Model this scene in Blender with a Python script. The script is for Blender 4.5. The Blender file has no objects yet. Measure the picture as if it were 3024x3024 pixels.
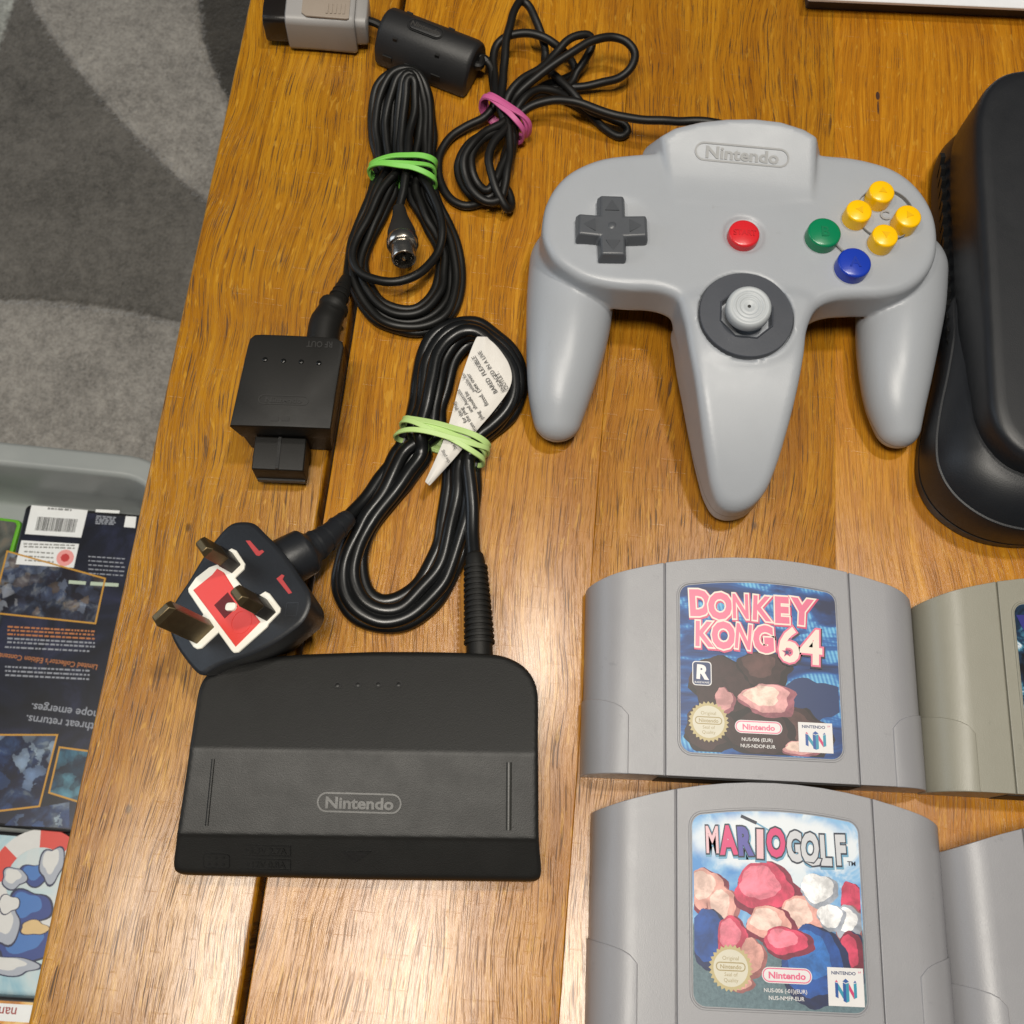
import bpy, bmesh, math, random
import numpy as np
from mathutils import Vector, Matrix
random.seed(7)
SC = bpy.context.scene
MM = 0.001
# ------------------------------------------------------------------ camera
F_PX = 3300.0
CAM_R = np.array([[0.99472231, -0.10221363, -0.00893825],
                  [0.09358978, 0.93958955, -0.32926043],
                  [0.04205319, 0.32668617, 0.94419684]])
CAM_H = 386.47                      # mm above the table top
cam_d = bpy.data.cameras.new('camera')
cam_d.sensor_width = 36.0
cam_d.lens = F_PX / 3024.0 * 36.0
cam_d.clip_start = 0.01
cam_d.clip_end = 20.0
cam_d.dof.use_dof = True
cam_d.dof.focus_distance = 0.385
cam_d.dof.aperture_fstop = 34.0
cam = bpy.data.objects.new('camera', cam_d)
SC.collection.objects.link(cam)
M4 = Matrix([[*CAM_R[0], 0], [*CAM_R[1], 0], [*CAM_R[2], CAM_H * MM], [0, 0, 0, 1]])
cam.matrix_world = M4
SC.camera = cam
# ------------------------------------------------------------------ light
world = bpy.data.worlds.new('World')
SC.world = world
world.use_nodes = True
bg = world.node_tree.nodes['Background']
bg.inputs[0].default_value = (0.86, 0.93, 1.0, 1)
bg.inputs[1].default_value = 0.045

def area(name, loc, target, size, power, col, shape='DISK', size_y=None):
    l = bpy.data.lights.new(name, 'AREA')
    l.shape = shape
    l.size = size
    if size_y: l.size_y = size_y
    l.energy = power
    l.color = col
    o = bpy.data.objects.new(name, l)
    o.location = loc
    d = Vector(target) - Vector(loc)
    o.rotation_euler = d.to_track_quat('-Z', 'Y').to_euler()
    SC.collection.objects.link(o)
    return o
# ceiling fitting with three bulbs, and a window off to the left
area('ceiling_lamp', (0.28, 0.40, 1.55), (0.05, 0.12, 0), 0.10, 9.5, (1.0, 0.94, 0.84))
area('ceiling_lamp', (-0.10, -0.14, 1.55), (-0.1, -0.14, 0), 0.42, 19.0, (1.0, 0.94, 0.84))
area('ceiling_lamp', (-0.62, -0.06, 1.55), (0.0, 0.05, 0), 0.12, 4.5, (1.0, 0.92, 0.80))
area('window', (-1.9, 0.35, 0.75), (0, 0.1, 0.0), 0.9, 7.0, (0.74, 0.86, 1.0), 'RECTANGLE', 1.1)
SC.view_settings.view_transform = 'Standard'
SC.view_settings.look = 'None'
SC.view_settings.exposure = -0.08
SC.view_settings.gamma = 1.0
SC.render.engine = 'CYCLES'

# ------------------------------------------------------------------ pixel -> place
def P(u, v, z=0.0):
    d = CAM_R @ np.array([u - 1512.0, 1512.0 - v, -F_PX])
    t = (z - CAM_H) / d[2]
    return np.array([d[0] * t, d[1] * t, z])
def c2(x, y): return (756 + x / 1.917, y / 1.917)
def c3(x, y): return (1500 + x / 1.917, 300 + y / 1.917)
def c4(x, y): return (2016 + x / 1.917, y / 1.917)
def c5(x, y): return (600 + x / 1.917, 900 + y / 1.917)
def cB(x, y): return (1200 + x / 2.415, y / 2.415)
def cP(x, y): return (400 + x / 2.76, 1450 + y / 2.76)

def lin(c):
    return tuple(((x / 255) / 12.92 if x / 255 <= 0.04045 else ((x / 255 + 0.055) / 1.055) ** 2.4) for x in c)

# ------------------------------------------------------------------ node helpers
class NT:
    def __init__(self, name):
        self.m = bpy.data.materials.new(name)
        self.m.use_nodes = True
        self.t = self.m.node_tree
        self.b = self.t.nodes['Principled BSDF']
    def n(self, typ, ins=None, **props):
        nd = self.t.nodes.new(typ)
        for k, v in props.items(): setattr(nd, k, v)
        for k, v in (ins or {}).items(): self.set(nd.inputs[k], v)
        return nd
    def set(self, sock, v):
        if isinstance(v, bpy.types.NodeSocket): self.t.links.new(v, sock)
        else:
            if isinstance(v, tuple) and len(v) == 3 and sock.type == 'RGBA': v = (*v, 1)
            sock.default_value = v
    def pos(self): return self.n('ShaderNodeNewGeometry').outputs['Position']
    def obj(self): return self.n('ShaderNodeTexCoord').outputs['Object']
    def map(self, vec, scale=(1, 1, 1), loc=(0, 0, 0), rot=(0, 0, 0)):
        return self.n('ShaderNodeMapping', {'Vector': vec, 'Scale': scale, 'Location': loc, 'Rotation': rot}).outputs[0]
    def noise(self, vec, scale=1.0, detail=3.0, rough=0.5, dist=0.0, out=0):
        return self.n('ShaderNodeTexNoise', {'Vector': vec, 'Scale': scale, 'Detail': detail, 'Roughness': rough, 'Distortion': dist}).outputs[out]
    def voro(self, vec, scale=1.0, out=0):
        return self.n('ShaderNodeTexVoronoi', {'Vector': vec, 'Scale': scale}).outputs[out]
    def ma(self, op, a, b=0.0, c=0.0, clamp=False):
        nd = self.n('ShaderNodeMath', operation=op, use_clamp=clamp)
        for i, v in enumerate((a, b, c)): self.set(nd.inputs[i], v)
        return nd.outputs[0]
    def ramp(self, fac, stops, mode='LINEAR'):
        nd = self.n('ShaderNodeValToRGB', {'Fac': fac})
        nd.color_ramp.interpolation = mode
        e = nd.color_ramp.elements
        while len(e) < len(stops): e.new(0.5)
        for i, (p, c) in enumerate(stops):
            e[i].position = p
            if not isinstance(c, tuple): c = (c, c, c)
            e[i].color = (*c, 1)
        return nd.outputs[0]
    def mix(self, fac, a, b, blend='MIX'):
        nd = self.n('ShaderNodeMix', data_type='RGBA', blend_type=blend)
        self.set(nd.inputs[0], fac); self.set(nd.inputs[6], a); self.set(nd.inputs[7], b)
        return nd.outputs[2]
    def sep(self, vec):
        s = self.n('ShaderNodeSeparateXYZ', {0: vec})
        return s.outputs[0], s.outputs[1], s.outputs[2]
    def comb(self, x, y, z=0.0):
        return self.n('ShaderNodeCombineXYZ', {0: x, 1: y, 2: z}).outputs[0]
    def step(self, v, lo, hi):
        nd = self.n('ShaderNodeMapRange', {0: v, 1: lo, 2: hi, 3: 0.0, 4: 1.0}, interpolation_type='SMOOTHSTEP')
        return nd.outputs[0]
    def bump(self, h, strength=0.3, dist=0.001, normal=None):
        ins = {'Height': h, 'Strength': strength, 'Distance': dist}
        if normal is not None: ins['Normal'] = normal
        return self.n('ShaderNodeBump', ins).outputs[0]
    def out(self, **kw):
        for k, v in kw.items(): self.set(self.b.inputs[k.replace('_', ' ')], v)
        return self.m

def plastic(name, col, rough=0.45, grain=0.12, gscale=1400.0, var=0.06, spec=0.5, coat=0.0, dirt=0.0):
    """moulded plastic: fine spark-eroded grain, faint mottling, smudged gloss"""
    N = NT(name)
    p = N.pos()
    big = N.noise(p, 45, 4, 0.6)
    col = lin(col)
    lo = tuple(c * (1 - var) for c in col); hi = tuple(min(1, c * (1 + var)) for c in col)
    c = N.mix(big, lo, hi)
    if dirt:
        d = N.noise(p, 160, 6, 0.7)
        c = N.mix(N.ma('MULTIPLY', N.step(d, 0.62, 0.72), dirt), c, tuple(x * 0.55 for x in col))
    r = N.ma('ADD', N.ma('MULTIPLY', N.noise(p, 90, 5, 0.65), 0.16), rough - 0.08)
    g = N.noise(p, gscale, 2, 0.6)
    return N.out(Base_Color=c, Roughness=r, Normal=N.bump(g, grain, 0.0004), Specular_IOR_Level=spec, Coat_Weight=coat)

def flat(name, col, rough=0.5, metal=0.0, spec=0.5):
    N = NT(name)
    p = N.pos()
    v = N.noise(p, 220, 4, 0.6)
    col = lin(col)
    c = N.mix(v, tuple(x * 0.94 for x in col), tuple(min(1, x * 1.06) for x in col))
    return N.out(Base_Color=c, Roughness=rough, Metallic=metal, Specular_IOR_Level=spec)

# ------------------------------------------------------------------ object helpers
class Thing:
    def __init__(self, name, base, label=None, cat=None, group=None, rotz=0.0):
        self.o = bpy.data.objects.new(name, None)
        self.o.empty_display_size = 0.01
        SC.collection.objects.link(self.o)
        self.base = np.array(base, float)
        self.o.location = tuple(self.base * MM)
        self.o.rotation_euler = (0, 0, rotz)
        self.local = False
        tag(self.o, label, cat, group)
def tag(o, label=None, cat=None, group=None, kind=None):
    if label: o['label'] = label
    if cat: o['category'] = cat
    if group: o['group'] = group
    if kind: o['kind'] = kind
    return o

def mesh(name, V, Fc, mat, parent=None, smooth=35.0, bevel=0.0, recalc=True, local=False, seg=2):
    """V in mm (world, or the thing's own frame when local)"""
    V = np.asarray(V, float)
    if parent is None:
        org = np.array([V[:, 0].mean(), V[:, 1].mean(), V[:, 2].min()]); par = None
    else:
        th, par = parent if isinstance(parent, tuple) else (parent, parent.o)
        org = np.zeros(3) if (local or th.local) else th.base
    me = bpy.data.meshes.new(name)
    me.from_pydata([tuple(v) for v in (V - org) * MM], [], [tuple(int(i) for i in f) for f in Fc])
    me.validate()
    if recalc:
        bm = bmesh.new(); bm.from_mesh(me)
        bmesh.ops.recalc_face_normals(bm, faces=bm.faces)
        bm.to_mesh(me); bm.free()
    if smooth is not None:
        me.shade_smooth()
        if smooth < 179: me.set_sharp_from_angle(angle=math.radians(smooth))
    if mat is not None: me.materials.append(mat)
    o = bpy.data.objects.new(name, me)
    SC.collection.objects.link(o)
    if par is None: o.location = tuple(org * MM)
    else: o.parent = par
    if bevel:
        b = o.modifiers.new('bevel', 'BEVEL'); b.width = bevel * MM; b.segments = seg
        b.limit_method = 'ANGLE'; b.angle_limit = math.radians(35); b.harden_normals = False
    return o

def catmull(pts, n=8, closed=False):
    p = np.asarray(pts, float)
    N = len(p); out = []
    rng = range(N) if closed else range(N - 1)
    for i in rng:
        if closed: a, b, c, d = p[(i - 1) % N], p[i], p[(i + 1) % N], p[(i + 2) % N]
        else: a, b, c, d = p[max(i - 1, 0)], p[i], p[i + 1], p[min(i + 2, N - 1)]
        # centripetal
        t0 = 0.0; t1 = t0 + max(np.linalg.norm(b - a), 1e-4) ** 0.5
        t2 = t1 + max(np.linalg.norm(c - b), 1e-4) ** 0.5; t3 = t2 + max(np.linalg.norm(d - c), 1e-4) ** 0.5
        for k in range(n):
            t = t1 + (t2 - t1) * k / n
            A1 = (t1 - t) / (t1 - t0) * a + (t - t0) / (t1 - t0) * b
            A2 = (t2 - t) / (t2 - t1) * b + (t - t1) / (t2 - t1) * c
            A3 = (t3 - t) / (t3 - t2) * c + (t - t2) / (t3 - t2) * d
            B1 = (t2 - t) / (t2 - t0) * A1 + (t - t0) / (t2 - t0) * A2
            B2 = (t3 - t) / (t3 - t1) * A2 + (t - t1) / (t3 - t1) * A3
            out.append((t2 - t) / (t2 - t1) * B1 + (t - t1) / (t2 - t1) * B2)
    if not closed: out.append(p[-1])
    return np.array(out)

def resample(pts, step, closed=False):
    p = np.asarray(pts, float)
    if closed: p = np.vstack([p, p[:1]])
    s = np.concatenate([[0], np.cumsum(np.linalg.norm(np.diff(p, axis=0), axis=1))])
    n = max(4, int(round(s[-1] / step)))
    t = np.linspace(0, s[-1], n + 1)
    if closed: t = t[:-1]
    return np.stack([np.interp(t, s, p[:, k]) for k in range(p.shape[1])], 1)

def tube_geo(path, r, n=10, flat_=1.0, closed=False, cap=True):
    """r scalar or per-point; flat_ squeezes the world-up direction of the section"""
    p = np.asarray(path, float); N = len(p)
    r = np.full(N, r) if np.isscalar(r) else np.asarray(r, float)
    if closed: T = np.roll(p, -1, 0) - np.roll(p, 1, 0)
    else: T = np.gradient(p, axis=0)
    T /= np.linalg.norm(T, axis=1)[:, None] + 1e-9
    V = []
    up = np.array([0, 0, 1.0])
    prev = None
    for i in range(N):
        if flat_ != 1.0 or prev is None:
            u = up - T[i] * (up @ T[i])
            if np.linalg.norm(u) < 0.15: u = np.array([1.0, 0, 0]) - T[i] * T[i][0]
        else: u = prev - T[i] * (prev @ T[i])
        u /= np.linalg.norm(u); prev = u
        w = np.cross(T[i], u)
        for k in range(n):
            a = 2 * math.pi * k / n
            V.append(p[i] + r[i] * (w * math.cos(a) + u * math.sin(a) * flat_))
    Fc = []
    m = N if closed else N - 1
    for i in range(m):
        j = (i + 1) % N
        for k in range(n):
            l = (k + 1) % n
            Fc.append((i * n + k, i * n + l, j * n + l, j * n + k))
    if cap and not closed:
        Fc.append(tuple(range(n - 1, -1, -1))); Fc.append(tuple((N - 1) * n + k for k in range(n)))
    return V, Fc

def join(*gs):
    V = []; Fc = []
    for v, f in gs:
        o = len(V); V += [np.asarray(q, float) for q in v]; Fc += [tuple(i + o for i in q) for q in f]
    return V, Fc

def inset_poly(p, d):
    """move a CCW closed polygon inward by d (per-vertex normals)"""
    p = np.asarray(p, float)
    e = np.roll(p, -1, 0) - p
    nrm = np.stack([-e[:, 1], e[:, 0]], 1); nrm /= np.linalg.norm(nrm, axis=1)[:, None] + 1e-9
    b = nrm + np.roll(nrm, 1, 0); l = np.linalg.norm(b, axis=1)[:, None]; b /= l + 1e-9
    k = np.clip(1.0 / np.maximum((b * nrm).sum(1), 0.5), 1, 1.6)[:, None]
    return p + b * d * k
def ccw(p):
    p = np.asarray(p, float)
    a = 0.5 * np.sum(p[:, 0] * np.roll(p[:, 1], -1) - np.roll(p[:, 0], -1) * p[:, 1])
    return p if a > 0 else p[::-1].copy()
def prism_geo(poly, prof):
    """poly xy; prof list of (z, inset) bottom->top"""
    poly = ccw(np.asarray(poly)[:, :2]); n = len(poly)
    V = []; Fc = []
    for z, d in prof:
        q = inset_poly(poly, d) if d else poly
        V += [np.array([x, y, z]) for x, y in q]
    for i in range(len(prof) - 1):
        for k in range(n):
            l = (k + 1) % n
            Fc.append((i * n + k, i * n + l, (i + 1) * n + l, (i + 1) * n + k))
    Fc.append(tuple(range(n - 1, -1, -1))); Fc.append(tuple((len(prof) - 1) * n + k for k in range(n)))
    return V, Fc
def box_geo(x0, x1, y0, y1, z0, z1):
    V = [np.array(v, float) for v in [(x0, y0, z0), (x1, y0, z0), (x1, y1, z0), (x0, y1, z0), (x0, y0, z1), (x1, y0, z1), (x1, y1, z1), (x0, y1, z1)]]
    return V, [(3, 2, 1, 0), (4, 5, 6, 7), (0, 1, 5, 4), (1, 2, 6, 5), (2, 3, 7, 6), (3, 0, 4, 7)]
def xform(g, M):
    """apply 3x4 (R,t) to geo"""
    R_, t = M
    return [R_ @ np.asarray(v) + t for v in g[0]], g[1]
def rotz(a):
    c, s = math.cos(a), math.sin(a)
    return np.array([[c, -s, 0], [s, c, 0], [0, 0, 1.0]])
def frame(x, z):
    """rotation whose columns are x-axis, y, z-axis"""
    z = np.asarray(z, float); z /= np.linalg.norm(z)
    x = np.asarray(x, float); x = x - z * (x @ z); x /= np.linalg.norm(x)
    return np.stack([x, np.cross(z, x), z], 1)
def circle(r, n=40, cx=0, cy=0):
    return np.array([(cx + r * math.cos(2 * math.pi * k / n), cy + r * math.sin(2 * math.pi * k / n)) for k in range(n)])
def rrect(w, h, r, n=6, cx=0, cy=0):
    out = []
    for sx, sy, a0 in ((1, 1, 0), (-1, 1, 90), (-1, -1, 180), (1, -1, 270)):
        for k in range(n + 1):
            a = math.radians(a0 + 90 * k / n)
            out.append((cx + sx * (w / 2 - r) + r * math.cos(a), cy + sy * (h / 2 - r) + r * math.sin(a)))
    return np.array(out)
def ring_geo(outer, inner, z0, z1):
    """flat ring between two closed polys with equal counts"""
    n = len(outer); V = []
    for poly, z in ((outer, z0), (outer, z1), (inner, z1), (inner, z0)):
        V += [np.array([q[0], q[1], z]) for q in poly]
    Fc = []
    for a in range(4):
        b = (a + 1) % 4
        for k in range(n):
            l = (k + 1) % n
            Fc.append((a * n + k, a * n + l, b * n + l, b * n + k))
    return V, Fc

_tc = {}
def text_geo(s, size, depth=0.1, offset=0.0, spacing=1.0, shear=0.0, xs=1.0):
    """flat lettering centred on the origin, cap height = size (mm)"""
    cu = bpy.data.curves.new('lettering', 'FONT')
    cu.body = s; cu.size = 1.0; cu.align_x = 'CENTER'; cu.space_character = spacing
    cu.extrude = 0.0; cu.offset = offset; cu.shear = shear; cu.resolution_u = 3
    to = bpy.data.objects.new('lettering', cu)
    SC.collection.objects.link(to)
    dg = bpy.context.evaluated_depsgraph_get()
    me = bpy.data.meshes.new_from_object(to.evaluated_get(dg))
    V = np.array([v.co[:] for v in me.vertices]) if len(me.vertices) else np.zeros((0, 3))
    Fc = [tuple(p.vertices) for p in me.polygons]
    bpy.data.objects.remove(to); bpy.data.curves.remove(cu); bpy.data.meshes.remove(me)
    if not len(V): return [], []
    V = V * (size / 0.72)
    V[:, 0] *= xs
    V[:, 1] -= size / 2
    # solidify along z: top sheet + skirt
    n = len(V)
    top = V.copy(); top[:, 2] = depth
    cnt = {}
    for f in Fc:
        for a, b in zip(f, f[1:] + f[:1]): cnt[(a, b)] = cnt.get((a, b), 0) + 1
    sk = [(a, b) for (a, b) in cnt if (b, a) not in cnt]
    bot = V.copy(); bot[:, 2] = 0
    Vv = [v for v in top] + [v for v in bot]
    Ff = list(Fc) + [(b, a, a + n, b + n) for a, b in sk]
    return Vv, Ff
# ------------------------------------------------------------------ carpet
FLOOR = -420.0
def circ3(a, b, c):
    ax, ay = a; bx, by = b; cx, cy = c
    d = 2 * (ax * (by - cy) + bx * (cy - ay) + cx * (ay - by))
    ux = ((ax**2 + ay**2) * (by - cy) + (bx**2 + by**2) * (cy - ay) + (cx**2 + cy**2) * (ay - by)) / d
    uy = ((ax**2 + ay**2) * (cx - bx) + (bx**2 + by**2) * (ax - cx) + (cx**2 + cy**2) * (bx - ax)) / d
    return ux, uy, math.hypot(ax - ux, ay - uy)
def carpet_mat():
    N = NT('carpet_pile')
    p = N.pos()
    pm = N.map(p, (1000, 1000, 1000))
    wob = N.noise(p, 180, 3, 0.6)
    x, y, z = N.sep(pm)
    x = N.ma('ADD', x, N.ma('MULTIPLY', N.ma('SUBTRACT', wob, 0.5), 9.0))
    y = N.ma('ADD', y, N.ma('MULTIPLY', N.ma('SUBTRACT', N.noise(p, 150, 3, 0.6), 0.5), 9.0))
    def side(pts, test):
        q = [P(*t, FLOOR)[:2] for t in pts]
        ux, uy, r = circ3(*q)
        tp = P(*test, FLOOR)[:2]
        s = 1 if math.hypot(tp[0] - ux, tp[1] - uy) < r else -1
        d = N.ma('SQRT', N.ma('ADD', N.ma('POWER', N.ma('SUBTRACT', x, ux), 2.0), N.ma('POWER', N.ma('SUBTRACT', y, uy), 2.0)))
        v = N.ma('MULTIPLY', N.ma('SUBTRACT', r, d), s)
        return N.step(v, -2.5, 2.5), v
    light, mid, dark, pale = lin((146, 142, 136)), lin((98, 95, 90)), lin((60, 57, 52)), lin((168, 170, 164))
    m1, v1 = side([(85, 0), (300, 290), (620, 600)], (400, 100))
    m2, v2 = side([(588, 0), (610, 160), (680, 310)], (690, 50))
    m3, v3 = side([(0, 885), (250, 900), (530, 955)], (200, 1100))
    m4, v4 = side([(0, 130), (25, 55), (48, -10)], (0, 0))
    c = N.mix(m1, mid, light)
    c = N.mix(m2, c, dark)
    c = N.mix(m3, c, tuple(k * 0.92 for k in light))
    c = N.mix(m4, c, pale)
    # heathered yarn
    n1 = N.noise(p, 95, 6, 0.72); n2 = N.noise(p, 420, 4, 0.7); n3 = N.noise(p, 14, 3, 0.6)
    k = N.ma('ADD', N.ma('ADD', N.ma('MULTIPLY', n1, 0.7), N.ma('MULTIPLY', n2, 0.75)), N.ma('MULTIPLY', n3, 0.6))
    k = N.ma('ADD', N.ma('MULTIPLY', k, 2.2), -1.18)
    kk = N.comb(k, k, k)
    c = N.mix(1.0, c, kk, 'MULTIPLY')
    # carved outline between the tones
    e = N.ma('MINIMUM', N.ma('MINIMUM', N.ma('ABSOLUTE', v1), N.ma('ABSOLUTE', v2)), N.ma('ABSOLUTE', v3))
    groove = N.step(e, 0.0, 5.0)
    h = N.ma('ADD', N.ma('MULTIPLY', n2, 0.5), N.ma('ADD', N.ma('MULTIPLY', n1, 0.5), groove))
    return N.out(Base_Color=c, Roughness=0.95, Specular_IOR_Level=0.1, Normal=N.bump(h, 0.9, 0.004), Sheen_Weight=0.25)
V, Fc = box_geo(-1600, 900, -900, 1700, FLOOR - 8, FLOOR)
o = mesh('carpet', V, Fc, carpet_mat(), smooth=None)
tag(o, kind='structure')

# ------------------------------------------------------------------ table
def wood_mat(seed, tint=1.0, hue=0.0, coarse=0.5, fleck=0.4):
    N = NT('oak')
    p = N.map(N.pos(), (1000, 1000, 1000), (seed * 137.3, seed * 511.7, seed * 23.0))
    x, y, z = N.sep(p)
    # the grain wanders slowly along the board, with cathedral swells
    w1 = N.noise(N.comb(N.ma('MULTIPLY', x, 0.010), N.ma('MULTIPLY', y, 0.0045), seed * 3.1), 1.0, 3, 0.5)
    w2 = N.noise(N.comb(N.ma('MULTIPLY', x, 0.06), N.ma('MULTIPLY', y, 0.02), seed * 1.7), 1.0, 2, 0.5)
    gx = N.ma('ADD', x, N.ma('ADD', N.ma('MULTIPLY', N.ma('SUBTRACT', w1, 0.5), 42.0), N.ma('MULTIPLY', N.ma('SUBTRACT', w2, 0.5), 2.2)))
    def g(sx, sy, d=3, r=0.55, dist=0.0, off=0.0):
        return N.noise(N.comb(N.ma('MULTIPLY', gx, sx), N.ma('MULTIPLY', y, sy), off + seed), 1.0, d, r, dist)
    rings = g(0.13, 0.003, 4, 0.6)
    bands = g(0.75, 0.009, 4, 0.6, 0.0, 5)
    fib = g(3.6, 0.045, 4, 0.7, 0.0, 9)
    fine = g(6.0, 0.10, 3, 0.7, 0.0, 17)
    pore = g(3.0, 0.06, 2, 0.55, 0.3, 31)
    pore2 = g(4.6, 0.14, 2, 0.6, 0.3, 47)
    mott = N.noise(N.comb(N.ma('MULTIPLY', x, 0.018), N.ma('MULTIPLY', y, 0.012), seed), 1.0, 4, 0.6)
    k = N.ma('ADD', N.ma('MULTIPLY', rings, 0.34), N.ma('ADD', N.ma('MULTIPLY', bands, 0.36), N.ma('ADD', N.ma('MULTIPLY', fib, 0.34), N.ma('MULTIPLY', fine, 0.16))))
    T = lambda c: tuple(v * tint * k_ for v, k_ in zip(lin(c), (0.93, 0.98, 0.80)))
    c = N.ramp(k, [(0.40, T((84 + hue, 46, 5))), (0.46, T((132 + hue, 80, 12))), (0.58, T((166 + hue, 107, 18))), (0.74, T((196 + hue, 138, 36)))])
    c = N.mix(N.ma('MULTIPLY', N.step(mott, 0.42, 0.66), 0.42), c, T((142, 84, 24)))
    # open pores: short dark dashes gathered in the early-wood bands
    pm = N.ma('MULTIPLY', N.step(pore, 0.56, 0.63), N.step(bands, 0.66, 0.46))
    pm2 = N.ma('MULTIPLY', N.step(pore2, 0.60, 0.68), 0.55)
    pm = N.ma('MINIMUM', N.ma('ADD', N.ma('MULTIPLY', pm, coarse * 1.6), N.ma('MULTIPLY', pm2, coarse)), 1.0)
    c = N.mix(N.ma('MULTIPLY', pm, 0.9), c, T((56, 30, 6)))
    # silvery medullary flecks, a little across the grain
    fv = N.map(N.comb(N.ma('MULTIPLY', gx, 0.75), N.ma('MULTIPLY', y, 0.13), seed * 2.2), (1, 1, 1), (0, 0, 0), (0, 0, 0.25))
    fl = N.step(N.noise(fv, 1.0, 2, 0.5, 0.4), 0.62, 0.70)
    c = N.mix(N.ma('MULTIPLY', fl, fleck), c, T((206, 152, 58)))
    # a few worm-hole spots
    sp = N.voro(N.comb(N.ma('MULTIPLY', x, 0.03), N.ma('MULTIPLY', y, 0.02), seed), 1.0)
    c = N.mix(N.ma('MULTIPLY', N.step(sp, 0.05, 0.02), 0.7), c, T((60, 34, 12)))
    rough = N.ma('ADD', 0.22, N.ma('ADD', N.ma('MULTIPLY', fib, 0.12), N.ma('MULTIPLY', pm, 0.3)))
    # hairline scratches in the varnish
    sv = N.map(N.pos(), (60, 900, 1), (seed, 0, 0), (0, 0, 0.5))
    scr = N.step(N.noise(sv, 1.0, 1, 0.4), 0.70, 0.73)
    h = N.ma('SUBTRACT', N.ma('ADD', N.ma('MULTIPLY', fib, 0.35), N.ma('MULTIPLY', fine, 0.2)), N.ma('ADD', N.ma('MULTIPLY', pm, 1.0), N.ma('MULTIPLY', scr, 0.25)))
    return N.out(Base_Color=c, Roughness=rough, Normal=N.bump(h, 0.36, 0.0004), Specular_IOR_Level=0.5, Coat_Weight=0.34, Coat_Roughness=0.22)

def plank_geo(x0, x1, y0, y1, z0, z1, r, ragged=0.0):
    """board with eased long edges, its edges not quite straight"""
    prof = []
    for cx, cz, a0 in ((x0 + r, z0 + r, 180), (x1 - r, z0 + r, 270), (x1 - r, z1 - r, 0), (x0 + r, z1 - r, 90)):
        for k in range(5): 
            a = math.radians(a0 + 22.5 * k); prof.append((cx + r * math.cos(a), cz + r * math.sin(a)))
    n = len(prof); V = []; Fc = []
    rs = random.Random(int(x0 * 10) & 0xffff)
    ny = 90; mid = (x0 + x1) / 2
    wl = wr = 0.0
    for j in range(ny + 1):
        y = y0 + (y1 - y0) * j / ny
        wl = 0.75 * wl + rs.uniform(-1, 1) * ragged; wr = 0.75 * wr + rs.uniform(-1, 1) * ragged
        for x, z in prof: V.append(np.array([x + (wl if x < mid else wr), y, z]))
    for j in range(ny):
        for k in range(n):
            l = (k + 1) % n
            Fc.append((j * n + k, j * n + l, (j + 1) * n + l, (j + 1) * n + k))
    Fc.append(tuple(range(n))); Fc.append(tuple(ny * n + k for k in range(n - 1, -1, -1)))
    return V, Fc
tb = Thing('oak_table', (150, 150, FLOOR), 'honey brown oak plank table under the game gear', 'table')
TX = [(-130.5, -66.4, 1.6, 0.10), (-64.1, 34.5, 0.5, 0.10), (34.53, 123.0, 0.10, 0.0), (123.03, 225, 0.10, 0.0), (225.03, 330, 0.10, 0.0), (330.03, 440, 1.6, 0.0)]
wm = [wood_mat(1, 1.0, -2, 0.66, 0.45), wood_mat(2, 1.06, 2, 0.5, 0.4), wood_mat(3, 0.97, 2, 0.62, 0.3), wood_mat(4, 1.08, 5, 0.34, 0.35)]
for i, (a, b, r, rg) in enumerate(TX):
    mesh('plank', *plank_geo(a, b, -330, 640, -26 if i else -26, 0, r, rg), wm[i if i < 4 else i - 3], tb, smooth=50)
for ya in (-290, 580): mesh('apron', *box_geo(-95, 405, ya, ya + 22, -85, -26.2), wm[2], tb, smooth=None)
for lx in (-95, 355):
    for ly in (-268, 530): mesh('leg', *box_geo(lx, lx + 50, ly, ly + 50, FLOOR, -26.2), wm[2], tb, smooth=None, bevel=3)
# the dark scar beyond the controller
kn = NT('knot'); kn = kn.out(Base_Color=lin((58, 30, 12)), Roughness=0.6)
for (u, v, a, b) in ((2592, 283, 0.9, 2.2), (2593, 318, 0.45, 3.6)):
    q = P(u, v, 0.0)
    mesh('knot', *xform(prism_geo(circle(1, 16) * np.array([a, b]), [(-0.05, 0), (0.03, 0.05)]), (np.eye(3), q)), kn, tb, smooth=None)

# ------------------------------------------------------------------ storage tub with game cases
def tub():
    N = NT('tub_plastic')
    v = N.noise(N.pos(), 30, 3, 0.5)
    mat = N.out(Base_Color=N.mix(v, lin((150, 156, 156)), lin((176, 180, 178))), Roughness=0.38, Transmission_Weight=0.18, Subsurface_Weight=0.0)
    RIM = -236.0
    far = P(166, 1316, RIM)[1]; right = -182.0
    poly = rrect(420, far + 300, 42, 10, right - 210, (far - 300) / 2)
    prof = [(FLOOR + 0.3, 26), (FLOOR + 4, 22), (RIM - 26, 6), (RIM - 25, 1.5), (RIM - 6, 0), (RIM - 1.5, 1.0), (RIM, 3.5), (RIM - 0.6, 9), (RIM + 0.8, 12), (RIM + 0.6, 14), (RIM - 2.5, 15.5), (RIM - 30, 18.5), (-287, 21), (-289.5, 24)]
    g = prism_geo(poly, prof)
    tag(mesh('storage_tub', *g, mat, smooth=60), 'translucent grey plastic storage tub full of game cases beside the table', 'storage tub')
tub()
gold = flat('gold_print', (190, 140, 50), 0.4)
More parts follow.
